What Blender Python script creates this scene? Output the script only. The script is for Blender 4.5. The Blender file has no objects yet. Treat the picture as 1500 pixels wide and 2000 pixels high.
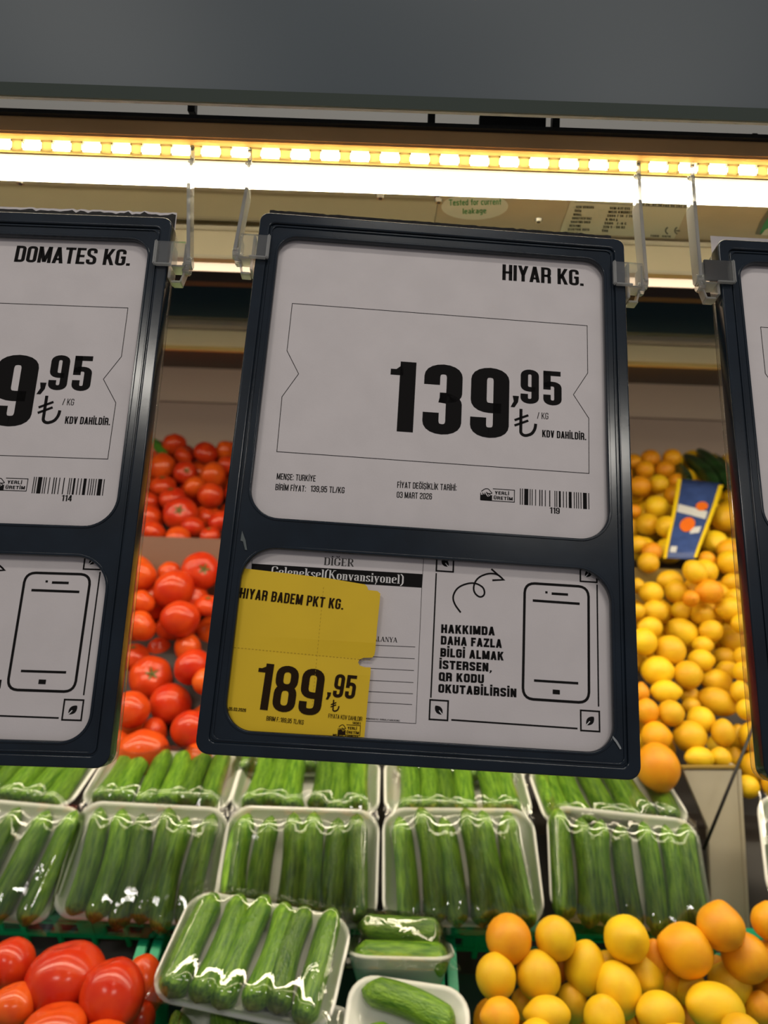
import bpy, bmesh, math, random
import numpy as np
from mathutils import Vector, Matrix, noise
random.seed(7)
S = bpy.context.scene
COL = S.collection
# ------------------------------------------------------------------ camera
F = 1387.0                      # focal length in pixels of the 1500x2000 frame
ROLL = math.radians(2.0)
CAMZ = 1.5
RT = Vector((math.cos(ROLL), 0, math.sin(ROLL)))
UP = Vector((-math.sin(ROLL), 0, math.cos(ROLL)))
FW = Vector((0, 1, 0))
CP = Vector((0, 0, CAMZ))
cam = bpy.data.objects.new('camera', bpy.data.cameras.new('camera'))
COL.objects.link(cam)
M = Matrix((RT, UP, -FW)).transposed().to_4x4(); M.translation = CP
cam.matrix_world = M
cam.data.sensor_fit = 'VERTICAL'; cam.data.sensor_height = 36; cam.data.lens = F / 2000 * 36
cam.data.dof.use_dof = True; cam.data.dof.focus_distance = 0.485; cam.data.dof.aperture_fstop = 7.0
cam.data.clip_start = 0.02
S.camera = cam
# ------------------------------------------------------------------ world and light
w = bpy.data.worlds.new('store_light'); S.world = w; w.use_nodes = True
w.node_tree.nodes['Background'].inputs[0].default_value = (0.86, 0.84, 0.90, 1)
w.node_tree.nodes['Background'].inputs[1].default_value = 0.205
def area(name, loc, target, sx, sy, power, col):
    l = bpy.data.lights.new(name, 'AREA'); l.shape = 'RECTANGLE'; l.size = sx; l.size_y = sy
    l.energy = power; l.color = col
    o = bpy.data.objects.new(name, l); COL.objects.link(o); o.location = loc
    o.rotation_euler = (Vector(target) - Vector(loc)).to_track_quat('-Z', 'Y').to_euler()
    return o
area('store_ceiling_lamp', (-1.0, -1.3, 3.0), (0, .8, 1.3), 0.6, .10, 7, (1, .95, .86))
area('store_ceiling_lamp', (0.9, -1.6, 3.0), (0, .8, 1.3), 0.6, .10, 7, (1, .95, .86))
area('store_ceiling_lamp', (0.2, -0.3, 3.1), (0, .8, 1.0), 0.6, .1, 5, (1, .95, .86))
S.view_settings.view_transform = 'Standard'; S.view_settings.look = 'None'
S.view_settings.exposure = 0.0; S.view_settings.gamma = 1; S.view_settings.use_curve_mapping = False
CAMZ_ = 1.5
LAMP = 10.0
# added unseen light tucked up behind the cream ledge, brightens the rear piles
area('rear_fill_light', (0, 1.20, CAMZ_ + .274), (0, 1.42, 1.2), 4.0, .02, 9, (1, .86, .62))
area('middle_fill_light', (0, .806, CAMZ_ + .291), (0, .93, 1.0), 4.0, .045, 19, (1, .88, .66))  # also added, hidden behind the cream beam to brighten the front produce
# ------------------------------------------------------------------ helpers
def at(px, py, D):
    return CP + D * (FW + RT * ((px - 750) / F) - UP * ((py - 1000) / F))
def wx(px, D): return (px - 750) / F * D
def wz(py, D): return CAMZ - (py - 1000) / F * D
MATS = {}
def mat(name, col, rough=.5, metal=0, spec=.5, noise_amt=0, noise_scale=20, bump=0, bump_scale=200, coat=0, emit=None, estr=0, sss=0, col2=None):
    if name in MATS: return MATS[name]
    m = bpy.data.materials.new(name); m.use_nodes = True; MATS[name] = m
    nt = m.node_tree; b = nt.nodes['Principled BSDF']
    b.inputs['Base Color'].default_value = (*col, 1)
    b.inputs['Roughness'].default_value = rough; b.inputs['Metallic'].default_value = metal
    b.inputs['Specular IOR Level'].default_value = spec; b.inputs['Coat Weight'].default_value = coat
    if sss:
        b.inputs['Subsurface Weight'].default_value = sss; b.inputs['Subsurface Radius'].default_value = (.01, .005, .002)
        b.inputs['Subsurface Scale'].default_value = .5
    if emit:
        b.inputs['Emission Color'].default_value = (*emit, 1); b.inputs['Emission Strength'].default_value = estr
    tc = nt.nodes.new('ShaderNodeTexCoord')
    if noise_amt or col2:
        n = nt.nodes.new('ShaderNodeTexNoise'); n.inputs['Scale'].default_value = noise_scale; n.inputs['Detail'].default_value = 4
        nt.links.new(tc.outputs['Object'], n.inputs['Vector'])
        r = nt.nodes.new('ShaderNodeValToRGB')
        c2 = col2 or tuple(max(0, c * (1 - noise_amt)) for c in col)
        r.color_ramp.elements[0].color = (*c2, 1); r.color_ramp.elements[1].color = (*col, 1)
        r.color_ramp.elements[0].position = .35; r.color_ramp.elements[1].position = .65
        nt.links.new(n.outputs['Fac'], r.inputs['Fac']); nt.links.new(r.outputs['Color'], b.inputs['Base Color'])
    if bump:
        n2 = nt.nodes.new('ShaderNodeTexNoise'); n2.inputs['Scale'].default_value = bump_scale; n2.inputs['Detail'].default_value = 3
        nt.links.new(tc.outputs['Object'], n2.inputs['Vector'])
        bp = nt.nodes.new('ShaderNodeBump'); bp.inputs['Strength'].default_value = bump; bp.inputs['Distance'].default_value = .001
        nt.links.new(n2.outputs['Fac'], bp.inputs['Height']); nt.links.new(bp.outputs['Normal'], b.inputs['Normal'])
    return m
def clear_mat(name, tint=(.95, .95, .93), gloss=.04, haze=.03, rough=.05, bump=0, bs=60, ior=1.5, hazecol=(.9, .9, .88)):
    m = bpy.data.materials.new(name); m.use_nodes = True; MATS[name] = m
    nt = m.node_tree; nt.nodes.clear()
    out = nt.nodes.new('ShaderNodeOutputMaterial')
    tr = nt.nodes.new('ShaderNodeBsdfTransparent'); tr.inputs[0].default_value = (*tint, 1)
    gl = nt.nodes.new('ShaderNodeBsdfGlossy'); gl.inputs['Roughness'].default_value = rough
    df = nt.nodes.new('ShaderNodeBsdfDiffuse'); df.inputs[0].default_value = (*hazecol, 1)
    tl = nt.nodes.new('ShaderNodeBsdfTranslucent'); tl.inputs[0].default_value = (*hazecol, 1)
    mh = nt.nodes.new('ShaderNodeMixShader'); nt.links.new(df.outputs[0], mh.inputs[1]); nt.links.new(tl.outputs[0], mh.inputs[2])
    fr = nt.nodes.new('ShaderNodeFresnel'); fr.inputs[0].default_value = ior
    ad = nt.nodes.new('ShaderNodeMath'); ad.operation = 'ADD'; ad.inputs[1].default_value = gloss; ad.use_clamp = True
    nt.links.new(fr.outputs[0], ad.inputs[0])
    m1 = nt.nodes.new('ShaderNodeMixShader'); m1.inputs[0].default_value = haze
    nt.links.new(tr.outputs[0], m1.inputs[1]); nt.links.new(mh.outputs[0], m1.inputs[2])
    m2 = nt.nodes.new('ShaderNodeMixShader'); nt.links.new(ad.outputs[0], m2.inputs[0])
    nt.links.new(m1.outputs[0], m2.inputs[1]); nt.links.new(gl.outputs[0], m2.inputs[2])
    nt.links.new(m2.outputs[0], out.inputs[0])
    if bump:
        tc = nt.nodes.new('ShaderNodeTexCoord'); n = nt.nodes.new('ShaderNodeTexNoise')
        mp = nt.nodes.new('ShaderNodeMapping'); mp.inputs['Scale'].default_value = (1, .45, 1)
        nt.links.new(tc.outputs['Object'], mp.inputs[0])
        n.inputs['Scale'].default_value = bs; n.inputs['Detail'].default_value = 4; n.inputs['Distortion'].default_value = 1.2
        nt.links.new(mp.outputs[0], n.inputs['Vector'])
        bp = nt.nodes.new('ShaderNodeBump'); bp.inputs['Strength'].default_value = bump; bp.inputs['Distance'].default_value = .002
        nt.links.new(n.outputs['Fac'], bp.inputs['Height'])
        nt.links.new(bp.outputs[0], gl.inputs['Normal']); nt.links.new(bp.outputs[0], fr.inputs['Normal'])
    return m
def mesh(name, verts, faces, smooth=False):
    me = bpy.data.meshes.new(name); me.from_pydata([tuple(v) for v in verts], [], faces); me.update()
    if smooth:
        me.polygons.foreach_set('use_smooth', [True] * len(me.polygons))
    return me
def link(name, me, m=None, parent=None, label=None, cat=None, group=None, kind=None, mw=None):
    o = bpy.data.objects.new(name, me); COL.objects.link(o)
    if m and me is not None and not me.materials: me.materials.append(m)
    if parent: o.parent = parent
    if mw is not None: o.matrix_world = mw
    if label: o['label'] = label
    if cat: o['category'] = cat
    if group: o['group'] = group
    if kind: o['kind'] = kind
    return o
class MB:
    def __init__(s): s.v = []; s.f = []
    def box(s, a, b, mw=None):
        n = len(s.v)
        for x in (a[0], b[0]):
            for y in (a[1], b[1]):
                for z in (a[2], b[2]):
                    p = Vector((x, y, z)); s.v.append(mw @ p if mw else p)
        s.f += [tuple(n + i for i in q) for q in ((0, 1, 3, 2), (4, 6, 7, 5), (0, 4, 5, 1), (2, 3, 7, 6), (0, 2, 6, 4), (1, 5, 7, 3))]
        return s
    def poly(s, pts):
        n = len(s.v); s.v += [Vector(p) for p in pts]; s.f.append(tuple(range(n, n + len(pts)))); return s
    def tube(s, p0, p1, r, n=12, r1=None):
        p0 = Vector(p0); p1 = Vector(p1); d = (p1 - p0).normalized(); a = d.orthogonal().normalized(); b = d.cross(a)
        k = len(s.v); r1 = r if r1 is None else r1
        for p, rr in ((p0, r), (p1, r1)):
            for i in range(n):
                t = 2 * math.pi * i / n; s.v.append(p + (a * math.cos(t) + b * math.sin(t)) * rr)
        for i in range(n):
            j = (i + 1) % n; s.f.append((k + i, k + j, k + n + j, k + n + i))
        s.f.append(tuple(k + n - 1 - i for i in range(n))); s.f.append(tuple(k + n + i for i in range(n)))
        return s
    def prism(s, prof, x0, x1):            # profile in (y,z) extruded along x
        n = len(prof); k = len(s.v)
        s.v += [Vector((x0, y, z)) for y, z in prof] + [Vector((x1, y, z)) for y, z in prof]
        for i in range(n):
            j = (i + 1) % n; s.f.append((k + i, k + j, k + n + j, k + n + i))
        s.f.append(tuple(k + i for i in range(n))); s.f.append(tuple(k + 2 * n - 1 - i for i in range(n)))
        return s
    def build(s, name, m, parent=None, bevel=0, smooth=False, **kw):
        me = mesh(name, s.v, s.f)
        bm = bmesh.new(); bm.from_mesh(me); bmesh.ops.recalc_face_normals(bm, faces=bm.faces)
        if bevel:
            bmesh.ops.bevel(bm, geom=list(bm.edges), offset=bevel, segments=2, affect='EDGES', clamp_overlap=True)
        bm.to_mesh(me); bm.free()
        if smooth:
            me.polygons.foreach_set('use_smooth', [True] * len(me.polygons)); 
        return link(name, me, m, parent, **kw)
def rrect(x0, y0, x1, y1, r, n=8):
    if not isinstance(r, (tuple, list)): r = (r,) * 4   # order: bl, br, tr, tl
    out = []
    for (cx, cy, a0, rr) in ((x0 + r[0], y0 + r[0], math.pi, r[0]), (x1 - r[1], y0 + r[1], 1.5 * math.pi, r[1]), (x1 - r[2], y1 - r[2], 0, r[2]), (x0 + r[3], y1 - r[3], .5 * math.pi, r[3])):
        for i in range(n + 1):
            a = a0 + .5 * math.pi * i / n; out.append((cx + rr * math.cos(a), cy + rr * math.sin(a)))
    return out
def plate(name, outer, holes, z0, z1, bevel=0):
    cu = bpy.data.curves.new(name, 'CURVE'); cu.dimensions = '2D'; cu.fill_mode = 'BOTH'
    for loop in [outer] + list(holes):
        sp = cu.splines.new('POLY'); sp.points.add(len(loop) - 1)
        for i, p in enumerate(loop): sp.points[i].co = (p[0], p[1], 0, 1)
        sp.use_cyclic_u = True
    cu.extrude = max((z1 - z0) / 2 - bevel, 0); cu.bevel_depth = bevel; cu.bevel_resolution = 2
    if bevel: cu.offset = -bevel
    o = bpy.data.objects.new('tmp', cu); COL.objects.link(o)
    dg = bpy.context.evaluated_depsgraph_get(); dg.update()
    me = bpy.data.meshes.new_from_object(o.evaluated_get(dg)); me.name = name
    bpy.data.objects.remove(o); bpy.data.curves.remove(cu)
    zc = (z0 + z1) / 2
    for v in me.vertices: v.co.z += zc
    bm = bmesh.new(); bm.from_mesh(me); bmesh.ops.remove_doubles(bm, verts=bm.verts, dist=1e-6); bmesh.ops.recalc_face_normals(bm, faces=bm.faces)
    bm.to_mesh(me); bm.free()
    me.materials.clear()
    return me
# ------------------------------------------------------------------ stroke lettering
def ribbon(pts, tx, ty, closed=False, rad=0, n=5):
    """centre line -> quads, pen tx wide on verticals and ty high on horizontals"""
    P = [Vector((p[0], p[1])) for p in pts]; Q = []
    N = len(P)
    for i, p in enumerate(P):
        if (not closed and i in (0, N - 1)) or rad == 0: Q.append(p); continue
        a = P[i - 1]; c = P[(i + 1) % N]; da = a - p; dc = c - p
        r = min(rad, da.length * .5, dc.length * .5)
        if r < 1e-5: Q.append(p); continue
        s = p + da.normalized() * r; e = p + dc.normalized() * r
        for k in range(n + 1):
            t = k / n; Q.append((1 - t) ** 2 * s + 2 * t * (1 - t) * (p * .92 + (s + e) * .04) + t * t * e)
    R = [Q[0]]
    for q in Q[1:]:
        if (q - R[-1]).length > 1e-5: R.append(q)
    if closed and (R[0] - R[-1]).length < 1e-5: R.pop()
    L = len(R); vs = []; fs = []
    for i in range(L):
        if closed: d0 = (R[i] - R[i - 1]).normalized(); d1 = (R[(i + 1) % L] - R[i]).normalized()
        else:
            d0 = (R[i] - R[i - 1]).normalized() if i > 0 else (R[1] - R[0]).normalized()
            d1 = (R[i + 1] - R[i]).normalized() if i < L - 1 else d0
        n0 = Vector((-d0.y, d0.x)); n1 = Vector((-d1.y, d1.x)); nn = n0 + n1
        if nn.length < 1e-3: nn = n0
        nn.normalize(); k = 1 / max(.5, nn.dot(n0))
        o = Vector((nn.x * tx / 2, nn.y * ty / 2)) * k
        vs += [(R[i].x + o.x, R[i].y + o.y), (R[i].x - o.x, R[i].y - o.y)]
    for i in range(L if closed else L - 1):
        j = (i + 1) % L; fs.append((2 * i, 2 * i + 1, 2 * j + 1, 2 * j))
    return vs, fs
def diag(x0, y0, x1, y1, t): return [(x0 - t / 2, y0), (x0 + t / 2, y0), (x1 + t / 2, y1), (x1 - t / 2, y1)], [(0, 1, 2, 3)]
def rect(x0, y0, x1, y1): return [(x0, y0), (x1, y0), (x1, y1), (x0, y1)], [(0, 1, 2, 3)]
def glyph(ch, t, W=.40, rad=.13, ty=None):
    ty = ty or t * .92
    l = t / 2; r = W - t / 2; b = ty / 2; T = 1 - ty / 2; m = .5; q = []
    S_ = lambda pts, c=False: q.append(ribbon(pts, t, ty, c, rad))
    D_ = lambda *a: q.append(diag(*a, t * 1.04))
    R_ = lambda *a: q.append(rect(*a))
    w = W
    dot = ty * .95
    up = ch
    extra = None
    if ch == 'İ' or ch == 'i': up = 'I'; extra = 'dot'
    if ch == 'Ğ': up = 'G'; extra = 'breve'
    if ch == 'Ş': up = 'S'; extra = 'ced'
    if ch == 'Ü': up = 'U'; extra = 'uml'
    c = up
    if c in 'O0': S_([(l, b), (r, b), (r, T), (l, T)], True)
    elif c == 'Q': S_([(l, b), (r, b), (r, T), (l, T)], True); D_(w * .62, .22, w * .98, -.04)
    elif c == 'D': q.append(ribbon([(l, b), (r, b), (r, T), (l, T)], t, ty, False, rad)); R_(0, 0, t, 1)
    elif c == 'I': w = t; R_(0, 0, t, 1)
    elif c == 'H': R_(0, 0, t, 1); R_(w - t, 0, w, 1); R_(0, m - ty / 2, w, m + ty / 2)
    elif c == 'T': R_(0, 1 - ty, w, 1); R_(w / 2 - t / 2, 0, w / 2 + t / 2, 1)
    elif c == 'L': w = W * .85; R_(0, 0, t, 1); R_(0, 0, w, ty)
    elif c == 'E': w = W * .87; R_(0, 0, t, 1); R_(0, 0, w, ty); R_(0, 1 - ty, w, 1); R_(0, m - ty / 2, w * .9, m + ty / 2)
    elif c == 'F': w = W * .85; R_(0, 0, t, 1); R_(0, 1 - ty, w, 1); R_(0, m - ty / 2, w * .88, m + ty / 2)
    elif c == 'A': w = W * 1.06; D_(t * .5, 0, w / 2, 1); D_(w - t * .5, 0, w / 2, 1); R_(w * .22, .19, w * .78, .19 + ty * .85)
    elif c == 'V': w = W * 1.02; D_(w / 2, 0, t * .5, 1); D_(w / 2, 0, w - t * .5, 1)
    elif c == 'M': w = W * 1.3; R_(0, 0, t, 1); R_(w - t, 0, w, 1); D_(w / 2, .05, t * .6, 1); D_(w / 2, .05, w - t * .6, 1)
    elif c == 'N': R_(0, 0, t, 1); R_(w - t, 0, w, 1); D_(w - t * .55, 0, t * .55, 1)
    elif c == 'K': w = W * 1.05; R_(0, 0, t, 1); D_(t * .8, .36, w - t * .55, 1); D_(w - t * .5, 0, t * 1.25, .62)
    elif c == 'X': D_(t * .5, 0, w - t * .5, 1); D_(w - t * .5, 0, t * .5, 1)
    elif c == 'Y': w = W * 1.04; R_(w / 2 - t / 2, 0, w / 2 + t / 2, .48); D_(w / 2, .4, t * .5, 1); D_(w / 2, .4, w - t * .5, 1)
    elif c == 'Z': R_(0, 0, w, ty); R_(0, 1 - ty, w, 1); D_(t * .6, ty * .5, w - t * .6, 1 - ty * .5)
    elif c == 'U': S_([(l, 1), (l, b), (r, b), (r, 1)])
    elif c == 'C': S_([(r, .66), (r, T), (l, T), (l, b), (r, b), (r, .34)])
    elif c == 'G': S_([(r, .70), (r, T), (l, T), (l, b), (r, b), (r, .50)]); R_(w * .52, .42, w, .42 + ty)
    elif c == 'S': S_([(r, .70), (r, T), (l, T), (l, .58), (r, .42), (r, b), (l, b), (l, .30)])
    elif c == 'B': R_(0, 0, t, 1); S_([(l, T), (r, T), (r, m), (l, m)]); S_([(l, m), (r, m), (r, b), (l, b)])
    elif c == 'P': R_(0, 0, t, 1); S_([(l, T), (r, T), (r, .43), (l, .43)])
    elif c == 'R': R_(0, 0, t, 1); S_([(l, T), (r, T), (r, .47), (l, .47)]); S_([(l + t * .5, .47), (r, .47), (r, 0)])
    elif c == '1': w = W * .66; R_(w - t, 0, w, 1); q.append(([(0, .80), (w - t * .8, .80), (w - t * .8, .90), (w - t, 1), (w - t * .95, 1), (w - t, .93), (w * .22, .885), (0, .885)], [(0, 1, 2, 5, 6, 7), (2, 3, 4, 5)]))
    elif c == '2': S_([(l, .70), (l, T), (r, T), (r, .60), (l, .26), (l, b), (w, b)])
    elif c == '3': S_([(l, .70), (l, T), (r, T), (r, .52), (w * .42, .52)]); S_([(w * .42, .52), (r, .50), (r, b), (l, b), (l, .30)])
    elif c == '4': R_(w * .58, 0, w * .58 + t, 1); R_(0, .2, w, .2 + ty); D_(t * .5, .24, w * .66, 1)
    elif c == '5': R_(0, 1 - ty, w * .95, 1); R_(0, .45, t, 1); S_([(l, .52), (l, .62), (r, .62), (r, b), (l, b), (l, .30)])
    elif c == '6': S_([(r, .72), (r, T), (l, T), (l, b), (r, b), (r, .58), (l, .58)])
    elif c == '8': S_([(l, .53), (r, .53), (r, T), (l, T)], True); S_([(l, b), (r, b), (r, .53), (l, .53)], True)
    elif c == '9': S_([(l, .28), (l, b), (r, b), (r, T), (l, T), (l, .42), (r, .42)])
    elif c == '.': w = t * 1.05; R_(0, 0, w, t * .95)
    elif c == ':': w = t; R_(0, .05, w, .05 + t); R_(0, .62, w, .62 + t)
    elif c == ',': w = t * 1.1; q.append(([(t * .15, .16), (t * 1.1, .16), (t * 1.0, .02), (t * .55, -.15), (0, -.15), (t * .3, .0)], [(0, 5, 4, 3, 2, 1)]))
    elif c == '/': w = W * .75; D_(t * .5, 0, w - t * .5, 1)
    elif c == '(' : w = W * .5; S_([(w, 1), (l, .85), (l, .1), (w, -.08)])
    elif c == ')' : w = W * .5; S_([(0, 1), (w - l, .85), (w - l, .1), (0, -.08)])
    elif c == '-': w = W * .6; R_(0, .4, w, .4 + ty)
    elif c == ' ': w = W * .42
    else: w = W * .5
    if extra == 'dot': R_(0, 1.07, w, 1.07 + dot)
    if extra == 'breve': q.append(ribbon([(w * .25, 1.24), (w * .3, 1.09), (w * .7, 1.09), (w * .75, 1.24)], t * .6, ty * .6, False, .06))
    if extra == 'ced': R_(w * .42, -.16, w * .6, .02)
    if extra == 'uml': R_(w * .18, 1.07, w * .18 + t * .8, 1.07 + dot); R_(w * .82 - t * .8, 1.07, w * .82, 1.07 + dot)
    return q, w
def serif_glyph(ch, t=.17):
    """roman letters with a thick-thin pen and slab ends; x-height .66"""
    th = .055; q = []; X = .66
    S_ = lambda pts, c=False, rad=.22: q.append(ribbon(pts, t, th, c, rad, 6))
    R_ = lambda *a: q.append(rect(*a))
    st = lambda x, y0, y1: (R_(x, y0, x + t, y1), R_(x - .06, y0, x + t + .06, y0 + th), R_(x - .07, y1 - th, x + t, y1))
    c = {'İ': 'I', 'Ğ': 'G', 'i': 'i'}.get(ch, ch); w = .6
    if c == 'D': st(.08, 0, 1); S_([(.16, .03), (.62, .03), (.62, .97), (.16, .97)]); w = .75
    elif c == 'I': st(.08, 0, 1); w = .36
    elif c == 'G': S_([(.62, .72), (.60, .97), (.10, .97), (.10, .03), (.60, .03), (.60, .42)]); R_(.45, .40, .74, .40 + th); w = .76
    elif c == 'E': st(.08, 0, 1); R_(.08, 0, .6, th); R_(.08, 1 - th, .6, 1); R_(.08, .48, .48, .48 + th); R_(.55, 0, .6, .22); R_(.55, .78, .6, 1); w = .68
    elif c == 'R': st(.08, 0, 1); S_([(.16, .97), (.58, .97), (.58, .50), (.16, .50)]); q.append(diag(.66, 0, .36, .5, t)); w = .76
    elif c == 'K': st(.08, 0, 1); q.append(diag(.2, .40, .62, 1, th * 1.6)); q.append(diag(.68, 0, .34, .6, t * 1.1)); R_(.5, 1 - th, .78, 1); R_(.5, 0, .82, th); w = .84
    elif c == 'A': q.append(diag(.06, 0, .36, 1, th * 1.5)); q.append(diag(.64, 0, .36, 1, t)); R_(.18, .3, .54, .3 + th); R_(-.02, 0, .18, th); R_(.5, 0, .78, th); w = .78
    elif c == 'L': st(.08, 0, 1); R_(.08, 0, .56, th); R_(.51, 0, .56, .25); w = .64
    elif c == 'N': R_(.1, 0, .1 + th, 1); q.append(diag(.66, 0, .16, 1, t)); R_(.66, 0, .66 + th, 1); R_(0, 0, .22, th); R_(.58, 1 - th, .8, 1); w = .82
    elif c == 'Y': R_(.28, 0, .28 + t, .5); q.append(diag(.36, .42, .1, 1, t)); q.append(diag(.36, .42, .64, 1, th * 1.5)); R_(.18, 0, .54, th); R_(0, 1 - th, .24, 1); R_(.54, 1 - th, .76, 1); w = .76
    elif c == 'e': S_([(.1, .36), (.46, .36), (.46, X - .03), (.1, X - .03), (.1, .03), (.5, .05)], rad=.17); w = .56
    elif c == 'l': st(.08, 0, 1); w = .34
    elif c == 'k': st(.08, 0, 1); q.append(diag(.2, .25, .46, X, th * 1.6)); q.append(diag(.54, 0, .3, .42, t)); R_(.4, 0, .64, th); R_(.36, X - th, .6, X); w = .66
    elif c == 'n': st(.08, 0, X); S_([(.16, X - .1), (.26, X - .03), (.47, X - .03), (.47, .03)], rad=.15); R_(.33, 0, .6, th); w = .64
    elif c == 's': S_([(.38, .5), (.38, X - .03), (.1, X - .03), (.1, .38), (.4, .26), (.4, .03), (.08, .03), (.08, .18)], rad=.13); w = .5
    elif c == 'o': S_([(.11, .03), (.47, .03), (.47, X - .03), (.11, X - .03)], True, .19); w = .58
    elif c == 'v': q.append(diag(.3, 0, .1, X, t)); q.append(diag(.3, 0, .48, X, th * 1.6)); R_(0, X - th, .24, X); R_(.38, X - th, .6, X); w = .6
    elif c == 'y': q.append(diag(.3, 0, .1, X, t)); q.append(diag(.16, -.25, .48, X, th * 1.6)); R_(0, X - th, .24, X); R_(.38, X - th, .6, X); w = .6
    elif c == 'a': S_([(.1, .48), (.14, X - .03), (.42, X - .03), (.42, .04), (.54, .04)], rad=.12); S_([(.42, .36), (.1, .34), (.1, .03), (.42, .08)], rad=.14); w = .58
    elif c == 'i': st(.08, 0, X); R_(.08, .78, .08 + t, .95); w = .34
    elif c == '(': S_([(.36, 1.05), (.12, .85), (.12, .0), (.36, -.22)]); w = .4
    elif c == ')': S_([(.02, 1.05), (.26, .85), (.26, .0), (.02, -.22)]); w = .4
    elif c == ' ': w = .3
    if ch == 'İ': R_(.08, 1.08, .08 + t, 1.08 + .13)
    if ch == 'Ğ': q.append(ribbon([(.25, 1.26), (.3, 1.12), (.5, 1.12), (.55, 1.26)], .09, .07, False, .05))
    return q, w
def text2d(s, p0, p1, cap, t=.16, W=.44, gap=.07, rad=.18, slant=0, serif=False):
    """verts/faces of a line of text whose baseline runs p0 -> p1 (2D) with the given cap height"""
    vs = []; fs = []; x = 0; items = []
    for ch in s:
        q, w_ = serif_glyph(ch) if serif else glyph(ch, t, W, rad)
        items.append((q, x)); x += w_ + (gap * .4 if serif else gap)
    tot = x - (gap * .4 if serif else gap)
    p0 = Vector(p0); p1 = Vector(p1); ex = (p1 - p0) / tot; ey = Vector((-(p1 - p0).y, (p1 - p0).x)).normalized() * cap
    for q, ox in items:
        for gv, gf in q:
            k = len(vs)
            for a, b in gv:
                v = p0 + ex * (a + ox + slant * b) + ey * b; vs.append((v.x, v.y))
            fs += [tuple(k + i for i in f) for f in gf]
    return vs, fs
def path2d(pts, width, closed=False, rad=0): return ribbon(pts, width, width, closed, rad)
def merge(*parts):
    vs = []; fs = []
    for v, f in parts:
        k = len(vs); vs += v; fs += [tuple(k + i for i in q) for q in f]
    return vs, fs
def printed(name, vf, m, parent, z=.0, zf=None, clip=None):
    vs, fs = vf
    if clip:
        x0, y0, x1, y1 = clip
        vs = [(min(max(x, x0), x1), min(max(y, y0), y1)) for x, y in vs]
    me = mesh(name, [(x, y, (zf(x, y) if zf else 0) + z) for x, y in vs], fs)
    bm = bmesh.new(); bm.from_mesh(me)
    bmesh.ops.dissolve_degenerate(bm, dist=1e-7, edges=bm.edges)
    for f in bm.faces:
        if f.normal.z < 0: f.normal_flip()
    bm.to_mesh(me); bm.free()
    return link(name, me, m, parent)
# ------------------------------------------------------------------ materials
ink = mat('black_ink', (.016, .015, .015), .9, spec=0)
ink_soft = mat('grey_ink', (.07, .065, .065), .9, spec=0)
ink_tag = mat('brown_black_ink', (.030, .018, .010), .9, spec=0)
white_ink = mat('white_print', (.78, .75, .74), .6)
paper_m = mat('white_paper', (.72, .665, .665), .75, noise_amt=.05, noise_scale=40, bump=.06, bump_scale=900)
tag_m = mat('yellow_paper', (.88, .58, .010), .6, noise_amt=.05, noise_scale=30)
navy = mat('navy_plastic', (.008, .016, .027), .17, spec=.45, noise_amt=.3, noise_scale=30, bump=.03, bump_scale=60)
strip_m = mat('torn_black_strip', (.035, .033, .032), .9, noise_amt=.5, noise_scale=300)
acryl = clear_mat('clear_acrylic', (.99, 1.0, .985), .06, .07, .04, ior=1.5, hazecol=(.95, .93, .85))
acryl_b = clear_mat('lit_acrylic', (1, 1, .99), .08, .42, .04, ior=1.5, hazecol=(1, 1, .96))  # whiter, hazier copy of the acrylic, lamp glow put into the colour
sleeve = clear_mat('clear_backing', (.92, .92, .90), .03, .06, .05)
film_m = clear_mat('stretch_film', (.985, .99, .98), .035, .008, .025, bump=.22, bs=50, ior=1.5)
foam = mat('white_foam', (.80, .80, .76), .45, bump=.05, bump_scale=600)
green_pl = mat('green_plastic', (.0, .36, .17), .38)
lamp_m = mat('lit_diffuser', (1, 1, 1), .5, emit=(1, .90, .66), estr=LAMP)
# ------------------------------------------------------------------ refrigerated case
case = link('refrigerated_display_case', None, label='dark refrigerated produce display case with slotted lit rail and taupe back wall', cat='display case')
case.location = (0, 1.2, 0)
bpy.context.view_layer.update()
def cpart(mb, name, m, bevel=0, **kw):
    o = mb.build(name, m, None, bevel, **kw)
    o.parent = case; o.matrix_parent_inverse = Matrix.Translation((0, -1.2, 0)); return o
X0, X1 = -2.2, 2.2
g = math.tan(0)  # the case is level
canopy_m = mat('canopy_laminate', (.054, .074, .090), .42, noise_amt=.12, noise_scale=3)
cpart(MB().box((X0, .500, wz(214, .5)), (X1, .5035, 2.5)), 'canopy_fascia', canopy_m)
cpart(MB().box((X0, .4975, wz(214, .5) - .0005), (X1, .4995, wz(190, .5))), 'fascia_edge_trim', mat('fascia_edge', (.05, .065, .055), .9))
dkm = mat('dark_metal', (.02, .02, .022), .5)
for px, py, wd in ((352, 216, 12), (815, 228, 12), (1055, 230, 12), (1438, 256, 10)):
    cpart(MB().box((wx(px, .6) - .003, .59, wz(py, .6) - .012), (wx(px, .6) + .003, .60, wz(py, .6) + .004)), 'bracket', dkm, bevel=.001)
cpart(MB().box((wx(910, .6), .601, wz(226, .6) - .01), (wx(1040, .6), .606, wz(218, .6) + .0)), 'cross_arm', dkm)
cpart(MB().box((X0, .552, wz(250, .556)), (X1, .575, wz(237, .552))), 'rail_lip', mat('dark_metal', (.02, .02, .022), .5))
copper = mat('bronze_strip', (.80, .48, .23), .45, metal=.0, noise_amt=.2, noise_scale=8)
cpart(MB().box((X0, .556, wz(284, .556)), (X1, .566, wz(250, .556))), 'bronze_strip', copper, bevel=.0015)
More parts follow.
